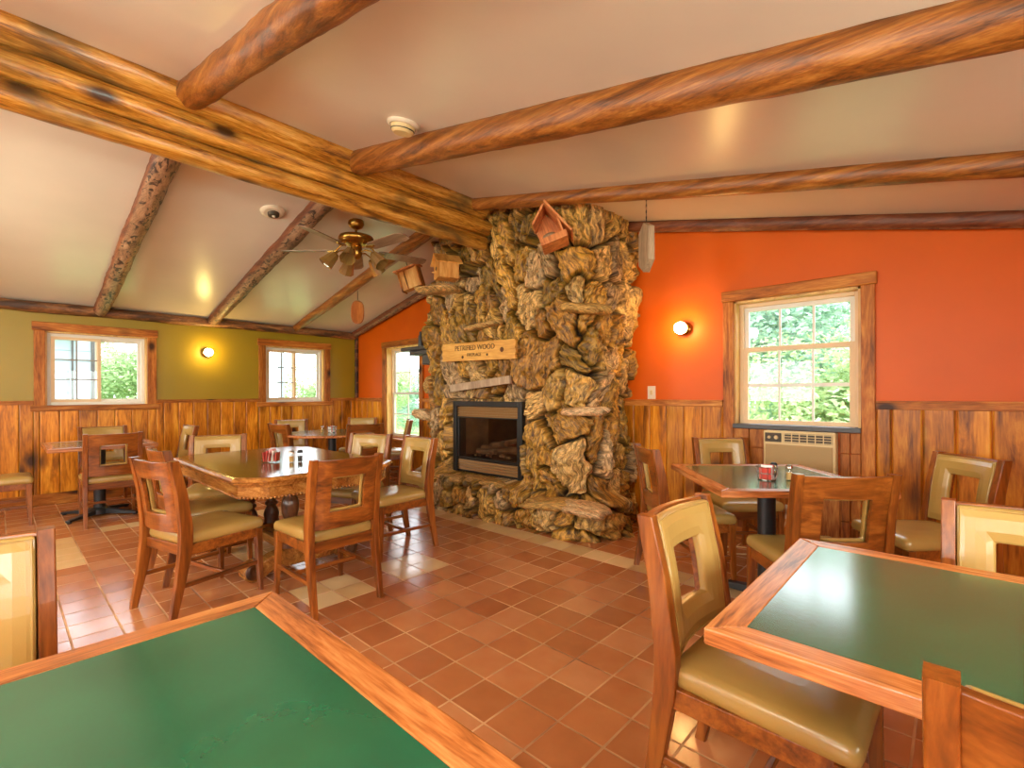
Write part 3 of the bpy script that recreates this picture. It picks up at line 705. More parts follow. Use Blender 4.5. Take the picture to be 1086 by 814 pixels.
# written plaques
def plaque(name,c,w,h,t,tilt,mat,lines,lab,jag=True,fcol='lettering'):
    """board facing -Y with lettering cut on its front"""
    e=empty(name,c,0,lab,'sign','wooden signs on the fireplace',rot=(0,tilt,0))
    n=6; pl=[]
    for i in range(n): pl.append((-w/2+(.012 if (i%2 and jag) else 0),-h/2+h*i/(n-1)))
    pl=pl[::-1]+[]
    left=pl; right=[(w/2-(.012 if (i%2 and jag) else 0),-h/2+h*i/(n-1)) for i in range(n)]
    poly=left+right
    MB().prism(poly[::-1],-t/2,t/2,M=Matrix(((1,0,0,0),(0,0,1,0),(0,1,0,0),(0,0,0,1)))).build('board',mat,e,bevel=.003)
    for (txt,x,z,s) in lines:
        cu=bpy.data.curves.new('lettering','FONT'); cu.body=txt; cu.size=s; cu.extrude=.002; cu.align_x='CENTER'; cu.align_y='CENTER'
        tmp=bpy.data.objects.new('lettering_curve',cu); COL.objects.link(tmp)
        bpy.context.view_layer.update()
        me=bpy.data.meshes.new_from_object(tmp.evaluated_get(bpy.context.evaluated_depsgraph_get())); bpy.data.objects.remove(tmp); bpy.data.curves.remove(cu)
        me.materials.clear(); me.materials.append(M[fcol])
        o=bpy.data.objects.new('lettering',me); COL.objects.link(o); o.parent=e; o.location=(x,-t/2-.001,z); o.rotation_euler=(PI/2,0,0); o['label']='carved dark lettering'
    return e
pq = plaque('wooden_sign',(-3.51,3.27,1.676),1.07,.185,.03,R(1.2),M['plaque'],(('PETRIFIED WOOD',-.03,.035,.072),('FIREPLACE',-.03,-.035,.045)),'pale pine sign with jagged ends reading PETRIFIED WOOD FIREPLACE above the firebox')
for x,z,r in ((-.2,-.055,.016),(.16,-.04,.013),(.36,.0,.024)): MB().lathe([(r,0),(r,.002)],12,(0,0,0),M=Matrix.Translation((x,-.0165,z))@Matrix.Rotation(PI/2,4,'X')).build('knot_hole',M['lettering'],pq)
plaque('wooden_sign',(-3.53,3.31,1.345),.88,.075,.03,R(-5.2),M['greywood'],(),'narrow tilted weathered board directly over the black firebox',jag=False)

# birdhouses and hanging things
def gable_house(name,loc,rz,w,d,h,mat,roofmat,lab,front_open=False,tilt=0):
    e=empty(name,loc,0,lab,'birdhouse','birdhouses on the fireplace',rot=(0,tilt,rz))
    t=.012; hw=w/2; rise=hw*.85
    mb=MB(); mb.box(-hw,hw,-d/2,d/2,0,t)
    if front_open: mb.box(-hw,hw,-d/2,-d/2+t,0,h*.28)
    mb.box(-hw,-hw+t,-d/2,d/2,t,h); mb.box(hw-t,hw,-d/2,d/2,t,h); mb.prism([(-hw,t),(hw,t),(hw,h),(0,h+rise),(-hw,h)],-d/2,-d/2+t,M=Matrix(((1,0,0,0),(0,0,-1,0),(0,1,0,0),(0,0,0,1))))
    if not front_open: mb.prism([(-hw,t),(hw,t),(hw,h),(0,h+rise),(-hw,h)],d/2-t,d/2,M=Matrix(((1,0,0,0),(0,0,-1,0),(0,1,0,0),(0,0,0,1))))
    else: mb.prism([(-hw,h*.85),(hw,h*.85),(hw,h),(0,h+rise),(-hw,h)],d/2-t,d/2,M=Matrix(((1,0,0,0),(0,0,-1,0),(0,1,0,0),(0,0,0,1))))
    mb.build('house_body',mat,e,bevel=.002)
    ov=.03; hyp=math.hypot(hw,rise)
    for s in (-1,1):
        a=math.atan2(rise,hw)
        mb=MB(); mb.box(-.012,hyp+ov,-d/2-ov,d/2+ov,0,.014)
        Mx=Matrix.Translation((0,0,h+rise))@(Matrix.Rotation(PI,4,'Z') if s<0 else Matrix.Identity(4))@Matrix.Rotation(a,4,'Y')
        v=[tuple(Mx@Vector(p)) for p in mb.v]; m2=MB(); m2.add(v,mb.f); m2.build('roof_board',roofmat,e)
    if not front_open:
        m2=MB(); m2.lathe([(.02,0),(.02,.002)],14,M=Matrix.Translation((0,-d/2-.001,h*.62))@Matrix.Rotation(PI/2,4,'X')); m2.build('entry_hole',M['black'],e)
        m2=MB(); m2.tube([(0,-d/2,h*.35),(0,-d/2-.05,h*.35)],.006,8); m2.build('perch',mat,e)
    return e
gable_house('birdhouse',(-3.93,3.225,2.455),R(-23),.19,.22,.165,M['birdwood'],M['birdwood'],'small golden gabled birdhouse on the stone ledge under the ridge logs')
# open nest box with slanted roof, on the right of the fireplace top
e=empty('nesting_box',(-2.47,3.22,2.50),0,'open-fronted tilted reddish nesting box high on the fireplace face','birdhouse','birdhouses on the fireplace',rot=(0,R(-20),R(34)))
XZ=lambda: Matrix(((1,0,0,0),(0,0,-1,0),(0,1,0,0),(0,0,0,1)))
MB().prism([(-.10,.02),(.10,.02),(.09,.22),(.0,.32),(-.12,.20)],-.13,-.115,M=XZ()).build('back_board',M['birdwood_red'],e)
MB().box(-.12,.11,-.14,.13,0,.02).box(-.12,.11,-.14,-.122,.02,.055).build('floor_board',M['birdwood_red'],e,bevel=.002)
mb=MB(); mb.box(0,.34,-.16,.135,0,.016,M=Matrix.Translation((.015,0,.335))@Matrix.Rotation(R(68),4,'Y')); mb.build('roof_board',M['birdwood_red'],e)
mb=MB(); mb.box(-.19,0,-.10,.135,0,.016,M=Matrix.Translation((.015,0,.33))@Matrix.Rotation(R(-42),4,'Y')); mb.build('roof_board',M['birdwood_red'],e)
MB().box(.075,.09,-.12,.13,.02,.2).build('side_board',M['birdwood_red'],e)
MB().lathe([(.02,0),(.06,.02),(.075,.06),(.05,.09),(.02,.085)],12,(-.03,.0,.02)).build('straw_nest',M['greywood'],e)

def chain(mb,x,y,z0,z1): mb.tube([(x,y,z0),(x,y,z1)],.004,6)
# box-like bat house hanging behind the fan
zl=zc(-4.6)-.14
e=empty('bat_house',(-4.53,3.24,2.45),0,'small hanging wooden box with dark frame beside the fireplace top','bat house',rot=(0,R(-17),R(30)))
MB().box(-.11,.11,-.05,.05,0,.22).build('box_body',M['birdwood'],e,bevel=.003)
mb=MB()
for x in (-.125,.11): mb.box(x,x+.015,-.06,.06,-.01,.23)
mb.box(-.05,-.035,-.054,-.05,0,.22); mb.build('side_rail',M['trim_z'],e)
MB().box(-.16,.15,-.085,.07,.23,.245).build('roof_board',M['birdwood_red'],e,bevel=.003)
mb=MB(); chain(mb,0,0,.245,.44); mb.build('hanging_chain',M['black'],e)
# oval plaque
e=empty('oval_plaque',(-5.78,3.24,2.33),R(35),'reddish oval wooden plaque hanging from the rafter behind the fan','plaque')
pl=[]
for i in range(28):
    a=2*PI*i/28; pl.append((.088*math.copysign(abs(math.cos(a))**.8,math.cos(a)),.155*math.copysign(abs(math.sin(a))**.75,math.sin(a))))
MB().prism(pl,-.012,.012,M=XZ()).build('board',M['ovalwood'],e,bevel=.004)
po=[]
mb=MB()
for k in range(28):
    a,b2=pl[k],pl[(k+1)%28]
    mb.add([(a[0],-.016,a[1]),(b2[0],-.016,b2[1]),(b2[0]*.86,-.016,b2[1]*.88),(a[0]*.86,-.016,a[1]*.88)],[(0,1,2,3)])
mb.build('dark_rim',M['trim_z'],e)
mb=MB(); chain(mb,0,0,.15,.28); mb.build('hanging_string',M['black'],e)
# pointed board on a chain, right of the fireplace
e=empty('hanging_board',(-1.67,3.26,2.33),R(18),'pale grey pointed wooden board hanging on a chain against the orange wall','sign')
e.rotation_euler=(0,0,R(-42))
MB().prism([(-.10,-.12),(0,-.19),(.10,-.12),(.10,.12),(0,.175),(-.10,.12)],-.024,.024,M=XZ()).build('board',M['greywood'],e,bevel=.003)
mb=MB()
for k in range(8): 
    z=.18+k*.022; mb.tube([(0,0,z),(0.0,.0,z+.02)],.005 if k%2 else .003,6)
mb.build('hanging_chain',M['black'],e)

# sconces
def sconce(loc,rz,lab,gm):
    """base on the wall at local y=0, pointing to local -y"""
    e=empty('wall_sconce',loc,rz,lab,'wall lamp','wall sconces')
    Rx=Matrix.Rotation(PI/2,4,'X')
    MB().lathe([(.058,0),(.06,.012),(.05,.022),(.03,.03),(.03,.045)],24,M=Rx).build('base_plate',M['brass'],e)
    MB().lathe([(.036,.04),(.055,.05),(.06,.056),(.045,.064)],24,M=Rx).build('collar',M['brass'],e)
    MB().lathe([(.03,.06),(.047,.075),(.054,.10),(.05,.13),(.034,.152),(.008,.16)],20,M=Rx).build('globe',gm,e)
sconce((-1.80,YB,1.83),0,'lit wall lamp on the orange wall',M['globe'])
sconce((XL,1.975,1.83),R(90),'lit wall lamp on the green wall',M['globe2'])

# smoke detectors, switch, outlet
def ceil_rot(x): return math.atan(SL) if x>RX else -math.atan(SL)
e=empty('smoke_detector',(-2.53,1.735,zc(-2.53)),0,'round detector on the ceiling between the near ridge logs and rafter','detector','ceiling detectors',rot=(0,ceil_rot(-2.53),0))
MB().lathe([(.10,0),(.10,-.012),(.085,-.02)],28).build('base_plate',M['white_plastic'],e)
MB().lathe([(.075,-.018),(.07,-.05),(.055,-.062)],28).build('sensor_cap',M['beige'],e)
MB().lathe([(.0735,-.040),(.0725,-.046)],28).build('vent_slot',M['ac_dark'],e)
e=empty('smoke_detector',(-4.646,1.75,zc(-4.646)),0,'round recessed detector on the ceiling left of the fan','detector','ceiling detectors',rot=(0,ceil_rot(-4.6),0))
MB().lathe([(.11,0),(.105,-.016),(.075,-.022)],28).build('base_plate',M['white_plastic'],e)
MB().lathe([(.05,-.02),(.048,-.045),(.02,-.05)],24).build('sensor_cap',M['ac_dark'],e)
MB().lathe([(.014,-.05),(.012,-.06)],12).build('lens',M['white_plastic'],e)
e=empty('light_switch',(-2.13,YB,1.255),0,'small pale switch plate just above the wooden rail right of the fireplace','switch')
MB().box(-.04,.04,-.008,0,-.062,.062).build('cover_plate',M['white_plastic'],e,bevel=.003)
MB().box(-.012,.012,-.016,-.006,-.022,.022).build('rocker',M['beige'],e,bevel=.002)
e=empty('wall_outlet',(-.955,YB-.02,.31),0,'white outlet plate low on the wall under the air conditioner','outlet')
MB().box(-.036,.036,-.008,0,-.058,.058).build('cover_plate',M['white_plastic'],e,bevel=.003)
MB().box(-.018,.018,-.034,-.006,.005,.035).build('plug',M['white_plastic'],e,bevel=.004)
o=MB().tube([(-.955,4.195,.325),(-.97,4.17,.25),(-1.02,4.12,.08),(-1.1,4.0,.008),(-1.25,3.85,.008),(-1.38,3.9,.008),(-1.36,4.05,.008),(-1.18,4.12,.008),(-1.0,4.08,.008),(-.9,3.95,.008)],.006,7).build('power_cord',M['cord'])
sb=o.modifiers.new('s','SUBSURF'); sb.levels=2; sb.render_levels=2
tag(o,'pale power cord looping on the floor under the outlet','cord')

# air conditioner
e=empty('air_conditioner',(-.885,YB,.59),0,'beige window air conditioner under the right-hand window','air conditioner')
w=.243; hgt=.362
MB().box(-w,w,-.10,.0,0,hgt).build('housing',M['beige'],e,bevel=.012,seg=3)
mb=MB(); mb.box(-w+.02,w-.02,-.112,-.10,.015,.255)
for i in range(22): mb.box(-w+.025,w-.025,-.116,-.112,.02+i*.0105,.026+i*.0105)
mb.build('grille',M['ac_grille'],e)
MB().box(-w+.015,-w+.13,-.108,-.098,.275,.345).build('control_panel',M['ac_dark'],e,bevel=.003)
for k,(x,r_) in enumerate(((-w+.045,.012),(-w+.095,.016))): MB().lathe([(r_,0),(r_*.8,.012)],16,M=Matrix.Translation((x,-.108,.31))@Matrix.Rotation(PI/2,4,'X')).build('knob',M['beige'],e)
mb=MB(); mb.box(-w+.145,w-.02,-.104,-.098,.275,.345,); mb.build('vent_recess',M['ac_dark'],e)
mb=MB()
for i in range(7): x=-w+.147+i*.052; mb.box(x,x+.006,-.11,-.1,.275,.345)
for i in range(4): z=.278+i*.02; mb.box(-w+.145,w-.02,-.108,-.1,z,z+.005)
mb.build('vent_louvre',M['beige'],e)

# ceiling fan
FX,FYY=-4.45,2.48; z0=zc(FX)
e=empty('ceiling_fan',(FX,FYY,2.665),0,'brass ceiling fan with dark blades and amber glass lamp shades','ceiling fan')
D=z0-2.66
MB().lathe([(.075,D+.005),(.08,D-.03),(.06,D-.065),(.02,D-.085)],24).build('canopy',M['brass'],e)
MB().lathe([(.012,.18),(.012,D-.08)],12).build('downrod',M['brass'],e)
MB().lathe([(.03,.215),(.09,.20),(.165,.175),(.175,.15),(.165,.12),(.10,.095),(.06,.085)],32).build('motor',M['brass'],e)
MB().lathe([(.05,.09),(.058,.06),(.058,-.0),(.045,-.03),(.02,-.05)],20).build('light_hub',M['brass'],e)
M['blade']=wood('fan_blade_wood',srgb(96,70,52),srgb(134,104,80),srgb(160,132,108),axis=0,scale=8,stretch=10,rough=.3)
for k in range(5):
    a=R(6+72*k)
    mb=MB(); rz=Matrix.Rotation(a,4,'Z')@Matrix.Translation((0,0,.04))@Matrix.Rotation(R(-12),4,'X')
    pl=[(.22,-.05),(.26,-.062),(.68,-.072),(.75,-.05),(.76,0),(.75,.05),(.68,.072),(.26,.062),(.22,.05)]
    mb.prism(pl,-.004,.004,M=rz); bl=mb.build('blade',M['blade'],e,bevel=.002)
    mb=MB(); mb.tube([(.10,0,.06),(.16,-.012,.05),(.21,.0,-.006),(.28,.0,-.008)],[.009,.008,.012,.007],8,M=rz); mb.prism([(.2,-.035),(.29,-.012),(.29,.012),(.2,.035)],-.010,-.004,M=rz)
    mb.build('blade_bracket',M['brass'],bl)
for k in range(5):
    a=R(42.88-88+72*k)
    Mx=Matrix.Rotation(a,4,'Z')
    mb=MB(); mb.tube([(.04,0,.02),(.11,0,.035),(.17,0,.015),(.19,0,-.01)],.008,8,M=Mx); ar=mb.build('lamp_arm',M['brass'],e)
    Ms=Mx@Matrix.Translation((.19,0,-.01))@Matrix.Rotation(R(-42),4,'Y')@Matrix.Scale(1.05,4)
    rg=[[(r_*math.cos(2*PI*i/8+PI/8),r_*math.sin(2*PI*i/8+PI/8),z) for i in range(8)] for r_,z in ((.03,0),(.046,-.02),(.06,-.09),(.074,-.15),(.07,-.15),(.056,-.09),(.04,-.022))]
    mb=MB(); mb.rings(rg,smooth=False,cap=False,M=Ms); mb.build('lamp_shade',M['shade'],e)

# ------------------------------------------------------------------ dining chair
def frame_with_hole(xs,zs,hx,hz,yf,th,mat,name,parent,bevel=.0,front=0):
    """plate in XZ with a rectangular hole; xs, zs grid lines; yf(x,z) centre surface"""
    v=[];f=[];idx={}
    def V(i,j,s):
        k=(i,j,s)
        if k not in idx:
            idx[k]=len(v); x,z=xs[i],zs[j]; v.append((x,yf(x,z)+s*th/2,z))
        return idx[k]
    def solid(i,j): 
        if i<0 or j<0 or i>=len(xs)-1 or j>=len(zs)-1: return False
        xc=(xs[i]+xs[i+1])/2; zc2=(zs[j]+zs[j+1])/2
        return not(hx[0]<xc<hx[1] and hz[0]<zc2<hz[1])
    sm=[]
    for i in range(len(xs)-1):
        for j in range(len(zs)-1):
            if not solid(i,j): continue
            f.append((V(i,j,-1),V(i+1,j,-1),V(i+1,j+1,-1),V(i,j+1,-1))); sm.append(True)
            f.append((V(i,j,1),V(i,j+1,1),V(i+1,j+1,1),V(i+1,j,1))); sm.append(True)
            if not solid(i-1,j): f.append((V(i,j,-1),V(i,j+1,-1),V(i,j+1,1),V(i,j,1))); sm.append(False)
            if not solid(i+1,j): f.append((V(i+1,j,-1),V(i+1,j,1),V(i+1,j+1,1),V(i+1,j+1,-1))); sm.append(False)
            if not solid(i,j-1): f.append((V(i,j,-1),V(i,j,1),V(i+1,j,1),V(i+1,j,-1))); sm.append(False)
            if not solid(i,j+1): f.append((V(i,j+1,-1),V(i+1,j+1,-1),V(i+1,j+1,1),V(i,j+1,1))); sm.append(False)
    mb=MB(); mb.v=v; mb.f=[list(q) for q in f]; mb.m=[0]*len(f); mb.sm=[False]*len(f)
    o=mb.build(name,mat,parent,bevel=bevel,seg=2)
    return o
def ybk(z):   # rear post centre line
    pts=[(0,-.285),(.2,-.245),(.40,-.215),(.50,-.214),(.70,-.238),(.885,-.278)]
    for (a,b_),(c,d) in zip(pts,pts[1:]):
        if z<=c: 
            q=(z-a)/(c-a); return b_+(d-b_)*q
    return pts[-1][1]
def make_chair():
    e=empty('dining_chair')
    for s in (-1,1):
        secs=[]
        for z in (0,.1,.2,.3,.38,.44,.5,.6,.7,.8,.885):
            hw=.0145+.004*min(1,z/.35); hd=.018+.016*min(1,z/.4)-.010*max(0,(z-.5)/.385)
            secs.append((s*(.205+.0*(1-z)),ybk(z),z,hw,hd))
        MB().bars(secs).build('leg',M['chair_z'],e,bevel=.004)
    for s in (-1,1):
        MB().bars([(s*.212,.232,0,.013,.013),(s*.207,.224,.2,.017,.017),(s*.203,.218,.40,.021,.021)]).build('leg',M['chair_z'],e,bevel=.004)
    # apron
    mb=MB(); mb.box(-.185,.185,.205,.228,.345,.405); mb.box(-.19,.19,-.225,-.20,.345,.405)
    for s in (-1,1): mb.box(s*.203-.011,s*.203+.011,-.2,.205,.345,.405)
    mb.build('apron',M['chair_x'],e,bevel=.003)
    for s in (-1,1): MB().box(s*.206-.009,s*.206+.009,-.245,.215,.17,.195).build('stretcher',M['chair_y'],e,bevel=.003)
    MB().box(-.2,.2,.0,.018,.172,.194).build('stretcher',M['chair_x'],e,bevel=.003)
    # back panel (wood) with a rectangular window, gently curved
    xs=[-.191,-.165,-.14,-.103,-.07,-.035,0,.035,.07,.103,.14,.165,.191]; zs=[.475,.52,.575,.62,.68,.735,.775,.83,.878]
    cv=lambda x:.030*(1-(x/.19)**2)
    yf=lambda x,z: ybk(z)-.008-cv(x)
    frame_with_hole(xs,zs,(-.103,.103),(.575,.775),yf,.022,M['chair_x'],'backrest',e,.003)
    xs2=[-.186,-.165,-.14,-.112,-.092,-.07,-.035,0,.035,.07,.092,.112,.14,.165,.186]
    xs2=[-.184,-.165,-.14,-.115,-.092,-.06,-.03,0,.03,.06,.092,.115,.14,.165,.184]; zs2=[.48,.52,.555,.587,.63,.68,.73,.765,.80,.84,.872]
    def yp(x,z):
        # puffed between the piped edges
        d=min(.184-abs(x), max(abs(x)-.092, (.587-z) if z<.587 else (z-.765) if z>.765 else 0), z-.48,.872-z) if True else 0
        return ybk(z)+.016-cv(x)+.010*min(1,max(0,d)/.03)
    o=frame_with_hole(xs2,zs2,(-.092,.092),(.587,.765),yp,.026,M['vinyl'],'back_pad',e,.007); o['label']='tan vinyl back pad'
    # piping round the pad
    mb=MB(); 
    def loop(x,za,zb,off): return [(-x,ybk(za)+off-cv(x),za)]+[(xx,ybk(za)+off-cv(xx),za) for xx in (-x*.5,0,x*.5)]+[(x,ybk(za)+off-cv(x),za)]+[(x,ybk((za+zb)/2)+off-cv(x),(za+zb)/2)]+[(x,ybk(zb)+off-cv(x),zb)]+[(xx,ybk(zb)+off-cv(xx),zb) for xx in (x*.5,0,-x*.5)]+[(-x,ybk(zb)+off-cv(x),zb),(-x,ybk((za+zb)/2)+off-cv(x),(za+zb)/2),(-x,ybk(za)+off-cv(x),za)]
    mb.tube(loop(.176,.487,.865,.031),.0035,6); mb.build('piping',M['vinyl'],o)
    # cushion
    def outline(ins):
        fw,rw,y0,y1,rc=.232-ins,.202-ins,-.215+ins*.6,.252-ins,.035
        c=[(-rw,y0),(rw,y0),(fw,y1),(-fw,y1)]; out=[]
        for k in range(4):
            p=Vector(c[k]);a=(Vector(c[k-1])-p).normalized();b_=(Vector(c[(k+1)%4])-p).normalized()
            for q in range(6):
                t=q/5; A=p+a*rc*(1-t)**2+b_*rc*t**2; out.append(tuple(A))
        return out
    rg=[]
    for ins,z in ((.016,.400),(.004,.408),(.0,.425),(.002,.445),(.010,.459),(.03,.468),(.08,.475),(.14,.478)):
        rg.append([(x,y,z) for x,y in outline(ins)])
    MB().rings(rg).build('seat',M['vinyl'],e)['label']='tan vinyl seat cushion'
    return e
proto=make_chair()
chairs=[ # rear-foot midpoint x, y, facing (deg), label, group
(-3.35,.61,105,'wooden dining chair at the big oak table, nearest on its left side, seat turned right','chairs at the big oak table'),
(-3.98,.75,92,'chair tucked behind the nearest left chair at the big oak table','chairs at the big oak table'),
(-2.62,1.40,180,'wooden-backed dining chair at the near end of the big oak table','chairs at the big oak table'),
(-3.36,2.46,-92,'tan padded chair at the big oak table standing in front of the fireplace hearth','chairs at the big oak table'),
(-3.98,2.36,-68,'padded chair at the big oak table partly hidden behind the wooden-backed end chair','chairs at the big oak table'),
(-4.95,1.38,-22,'padded chair at the far end of the big oak table facing the camera','chairs at the big oak table'),
(-5.36,3.10,165,'chair with dark wooden back to the camera at the round table','chairs at the round table'),
(-6.22,2.40,98,'chair seen side-on left of the round table, dark wood','chairs at the round table'),
(-7.13,2.93,-25,'padded chair against the green wall behind the round table, under the small window','chairs at the round table'),
(-6.82,3.90,-43,'padded chair in the far corner behind the round table','chairs at the round table'),
(-5.74,4.02,240,'chair seen edge-on in front of the tall narrow window left of the fireplace','chairs at the round table'),
(-5.96,.765,178,'chair with dark wooden back at the far left square table','chairs at the far left table'),
(-7.37,.85,0,'padded chair behind the far left table under the double window','chairs at the far left table'),
(-6.74,1.58,-88,'narrowly seen chair right of the far left table by the pine wall','chairs at the far left table'),
(-6.76,-.28,90,'chair at the left photo edge of which only seat and front leg show','chairs at the far left table'),
(-1.83,-.115,0,'tan padded chair back at the lower left beyond the green tabletop','chairs at the near left table'),
(-.67,1.53,-1,'large tan padded chair pushed under the near right table from its left','chairs at the near right table'),
(.19,.84,90,'chair at the lower right corner showing only the top of its red-brown back','chairs at the near right table'),
(.185,2.20,-91,'tan padded chair cut by the right photo edge beyond the near right table','chairs at the near right table'),
(-.366,2.585,128.7,'chair with dark wooden back to the camera between the two right-hand tables','chairs at the table under the window'),
(.05,3.80,221,'padded chair against the pine wall right of the air conditioner','chairs at the table under the window'),
(-1.56,3.04,44.5,'dark chair seen from behind and side between fireplace and the table under the window','chairs at the table under the window'),
(-1.42,4.03,-45,'padded chair by the pine wall just left of the window with the air conditioner','chairs at the table under the window'),
]
for i,(x,y,fa,lab,grp) in enumerate(chairs):
    c=proto if i==0 else copy_tree(proto)
    fa_=R(fa); c.location=(x+.27*math.cos(fa_),y+.27*math.sin(fa_),0); c.rotation_euler=(0,0,fa_-PI/2)
    tag(c,lab,'chair',grp)

# ------------------------------------------------------------------ tables
def square_table(loc,rz,wx,wy,lab,border=.068,grp='green-topped square tables'):
    e=empty('dining_table',loc,rz,lab,'table',grp)
    zt,th=.75,.036; a,b_=wx/2,wy/2; t=border
    for ax in (0,1):
        for s in (-1,1):
            mb=MB()
            if ax==0: poly=[(-a,s*b_),(a,s*b_),(a-t,s*(b_-t)),(-a+t,s*(b_-t))]
            else: poly=[(s*a,-b_),(s*a,b_),(s*(a-t),b_-t),(s*(a-t),-b_+t)]
            ar=sum(poly[i][0]*poly[(i+1)%4][1]-poly[(i+1)%4][0]*poly[i][1] for i in range(4))
            if ar<0: poly=poly[::-1]
            mb.prism(poly,zt-th,zt)
            mb.build('oak_border',M['oak_x' if ax==0 else 'oak_y'],e,bevel=.004)
    MB().box(-a+t,a-t,-b_+t,b_-t,zt-th+.004,zt-.0008).build('tabletop',M['green'],e)['label']='dark green inlaid top'
    MB().lathe([(.17,.700),(.17,.709),(.06,.712),(.06,.7135)],24).lathe([(.05,.05),(.05,.70)],20).build('column',M['black'],e)
    mb=MB()
    for k in range(4):
        Mz=Matrix.Rotation(PI/4+k*PI/2,4,'Z')
        mb.bars([(0,0,0,0,0)],M=Mz) if False else None
        mb.add([(.03,-.03,.018),(.38,-.022,.012),(.38,.022,.012),(.03,.03,.018),(.03,-.03,.075),(.38,-.022,.03),(.38,.022,.03),(.03,.03,.075)],[(0,3,2,1),(4,5,6,7),(0,1,5,4),(1,2,6,5),(2,3,7,6),(3,0,4,7)],M=Mz)
        mb.lathe([(.018,0),(.022,.012)],10,M=Mz@Matrix.Translation((.36,0,0)))
    mb.lathe([(.09,.016),(.09,.06),(.055,.085)],20)
    mb.build('base',M['black'],e,bevel=.003)
    return e
square_table((-.84,.05,0),0,.88,.86,'green-topped table with oak border filling the lower left foreground')
square_table((.033,1.455,0),0,.86,.86,'green-topped table with oak border in the right foreground reflecting the window')
square_table((-.84,3.16,0),R(-50.5),.94,.88,'green-topped square table turned cornerwise below the window with the air conditioner')
square_table((-6.58,.73,0),0,.93,.84,'far left green-topped table below the double window')
# round table
e=empty('round_table',(-6.02,3.0,0),0,'round green table with thin wooden rim in the far corner','table')
MB().lathe([(.56,.718),(.575,.722),(.575,.745),(.565,.75)],48).build('table_rim',M['oak_x'],e)
MB().lathe([(.562,.740),(.562,.7512)],48).build('tabletop',M['green'],e)
MB().lathe([(.17,.70),(.17,.718)],24).lathe([(.05,.05),(.05,.70)],20).build('column',M['black'],e)
mb=MB()
for k in range(4):
    Mz=Matrix.Rotation(k*PI/2+.3,4,'Z')
    mb.add([(.03,-.03,.018),(.38,-.022,.012),(.38,.022,.012),(.03,.03,.018),(.03,-.03,.075),(.38,-.022,.03),(.38,.022,.03),(.03,.03,.075)],[(0,3,2,1),(4,5,6,7),(0,1,5,4),(1,2,6,5),(2,3,7,6),(3,0,4,7)],M=Mz); mb.lathe([(.018,0),(.022,.012)],10,M=Mz@Matrix.Translation((.36,0,0)))
mb.build('base',M['black'],e,bevel=.003)
# antique oak table
tx0,tx1,ty0,ty1=-4.74,-3.01,.945,2.06
e=empty('antique_table',((tx0+tx1)/2,(ty0+ty1)/2,0),0,'large antique oak table with cut corners and turned pedestal legs','table')
A,B=(tx1-tx0)/2,(ty1-ty0)/2
def octo(i,c=.15): a,b_=A-i,B-i; c=c-i*.4; return [(-a+c,-b_),(a-c,-b_),(a,-b_+c),(a,b_-c),(a-c,b_),(-a+c,b_),(-a,b_-c),(-a,-b_+c)]
rg=[[(x,y,z) for x,y in octo(i)] for i,z in ((.035,.748),(.012,.744),(.0,.732),(.004,.722),(.018,.716),(.022,.705),(.045,.70),(.05,.685))]
MB().rings(rg[::-1],smooth=False).build('table_edge',M['old_edge'],e,bevel=.002)
MB().prism(octo(.034),.738,.7495).build('tabletop',M['old_x'],e)
rg=[[(x,y,z) for x,y in octo(i)] for i,z in ((.055,.62),(.045,.628),(.045,.685),(.06,.69))]
ap=MB().rings(rg,smooth=False).build('apron',M['old_edge'],e)
mb=MB(); pl=octo(.048)
for k in range(8):
    a,b_=Vector(pl[k]),Vector(pl[(k+1)%8]); n=max(2,int((b_-a).length/.022))
    for i in range(n):
        p=a+(b_-a)*(i+.5)/n; mb.lathe([(.004,-.008),(.009,-.003),(.009,.004),(.004,.008)],6,(p.x,p.y,.622))
mb.build('carved_beading',M['old_edge'],ap)
bal=[(.05,.615),(.062,.60),(.062,.585),(.035,.565),(.03,.54),(.05,.515),(.06,.47),(.056,.42),(.045,.375),(.034,.35),(.05,.34),(.05,.32),(.034,.31),(.05,.28),(.062,.24),(.055,.20),(.06,.19),(.06,.17)]
for sx in (-1,1):
    for sy in (-1,1):
        MB().lathe(bal[::-1],20,(sx*.40,sy*.085,0)).build('turned_leg',M['old_dark'],e)
    mb=MB(); x=sx*.40
    pr=[(-.36,.0),(-.30,.0),(-.22,.05),(.22,.05),(.30,.0),(.36,.0),(.40,.03),(.41,.075),(.38,.12),(.33,.135),(.28,.125),(.22,.15),(.12,.17),(-.12,.17),(-.22,.15),(-.28,.125),(-.33,.135),(-.38,.12),(-.41,.075),(-.40,.03)]
    mb.prism(pr,x-.055,x+.055,M=Matrix(((0,0,1,0),(1,0,0,0),(0,1,0,0),(0,0,0,1)))); o=mb.build('pedestal_foot',M['old_edge'],e,bevel=.01)
    for sy in (-1,1):
        for q in (-1,1): MB().lathe([(.052,-.004),(.052,.006),(.03,.012),(.012,.004)],16,M=Matrix.Translation((x+q*.056,sy*.345,.07))@Matrix.Rotation(q*PI/2,4,'Y')).build('scroll_end',M['old_dark'],o)
MB().box(-.35,.35,-.05,.05,.075,.14).build('stretcher',M['old_edge'],e,bevel=.008)

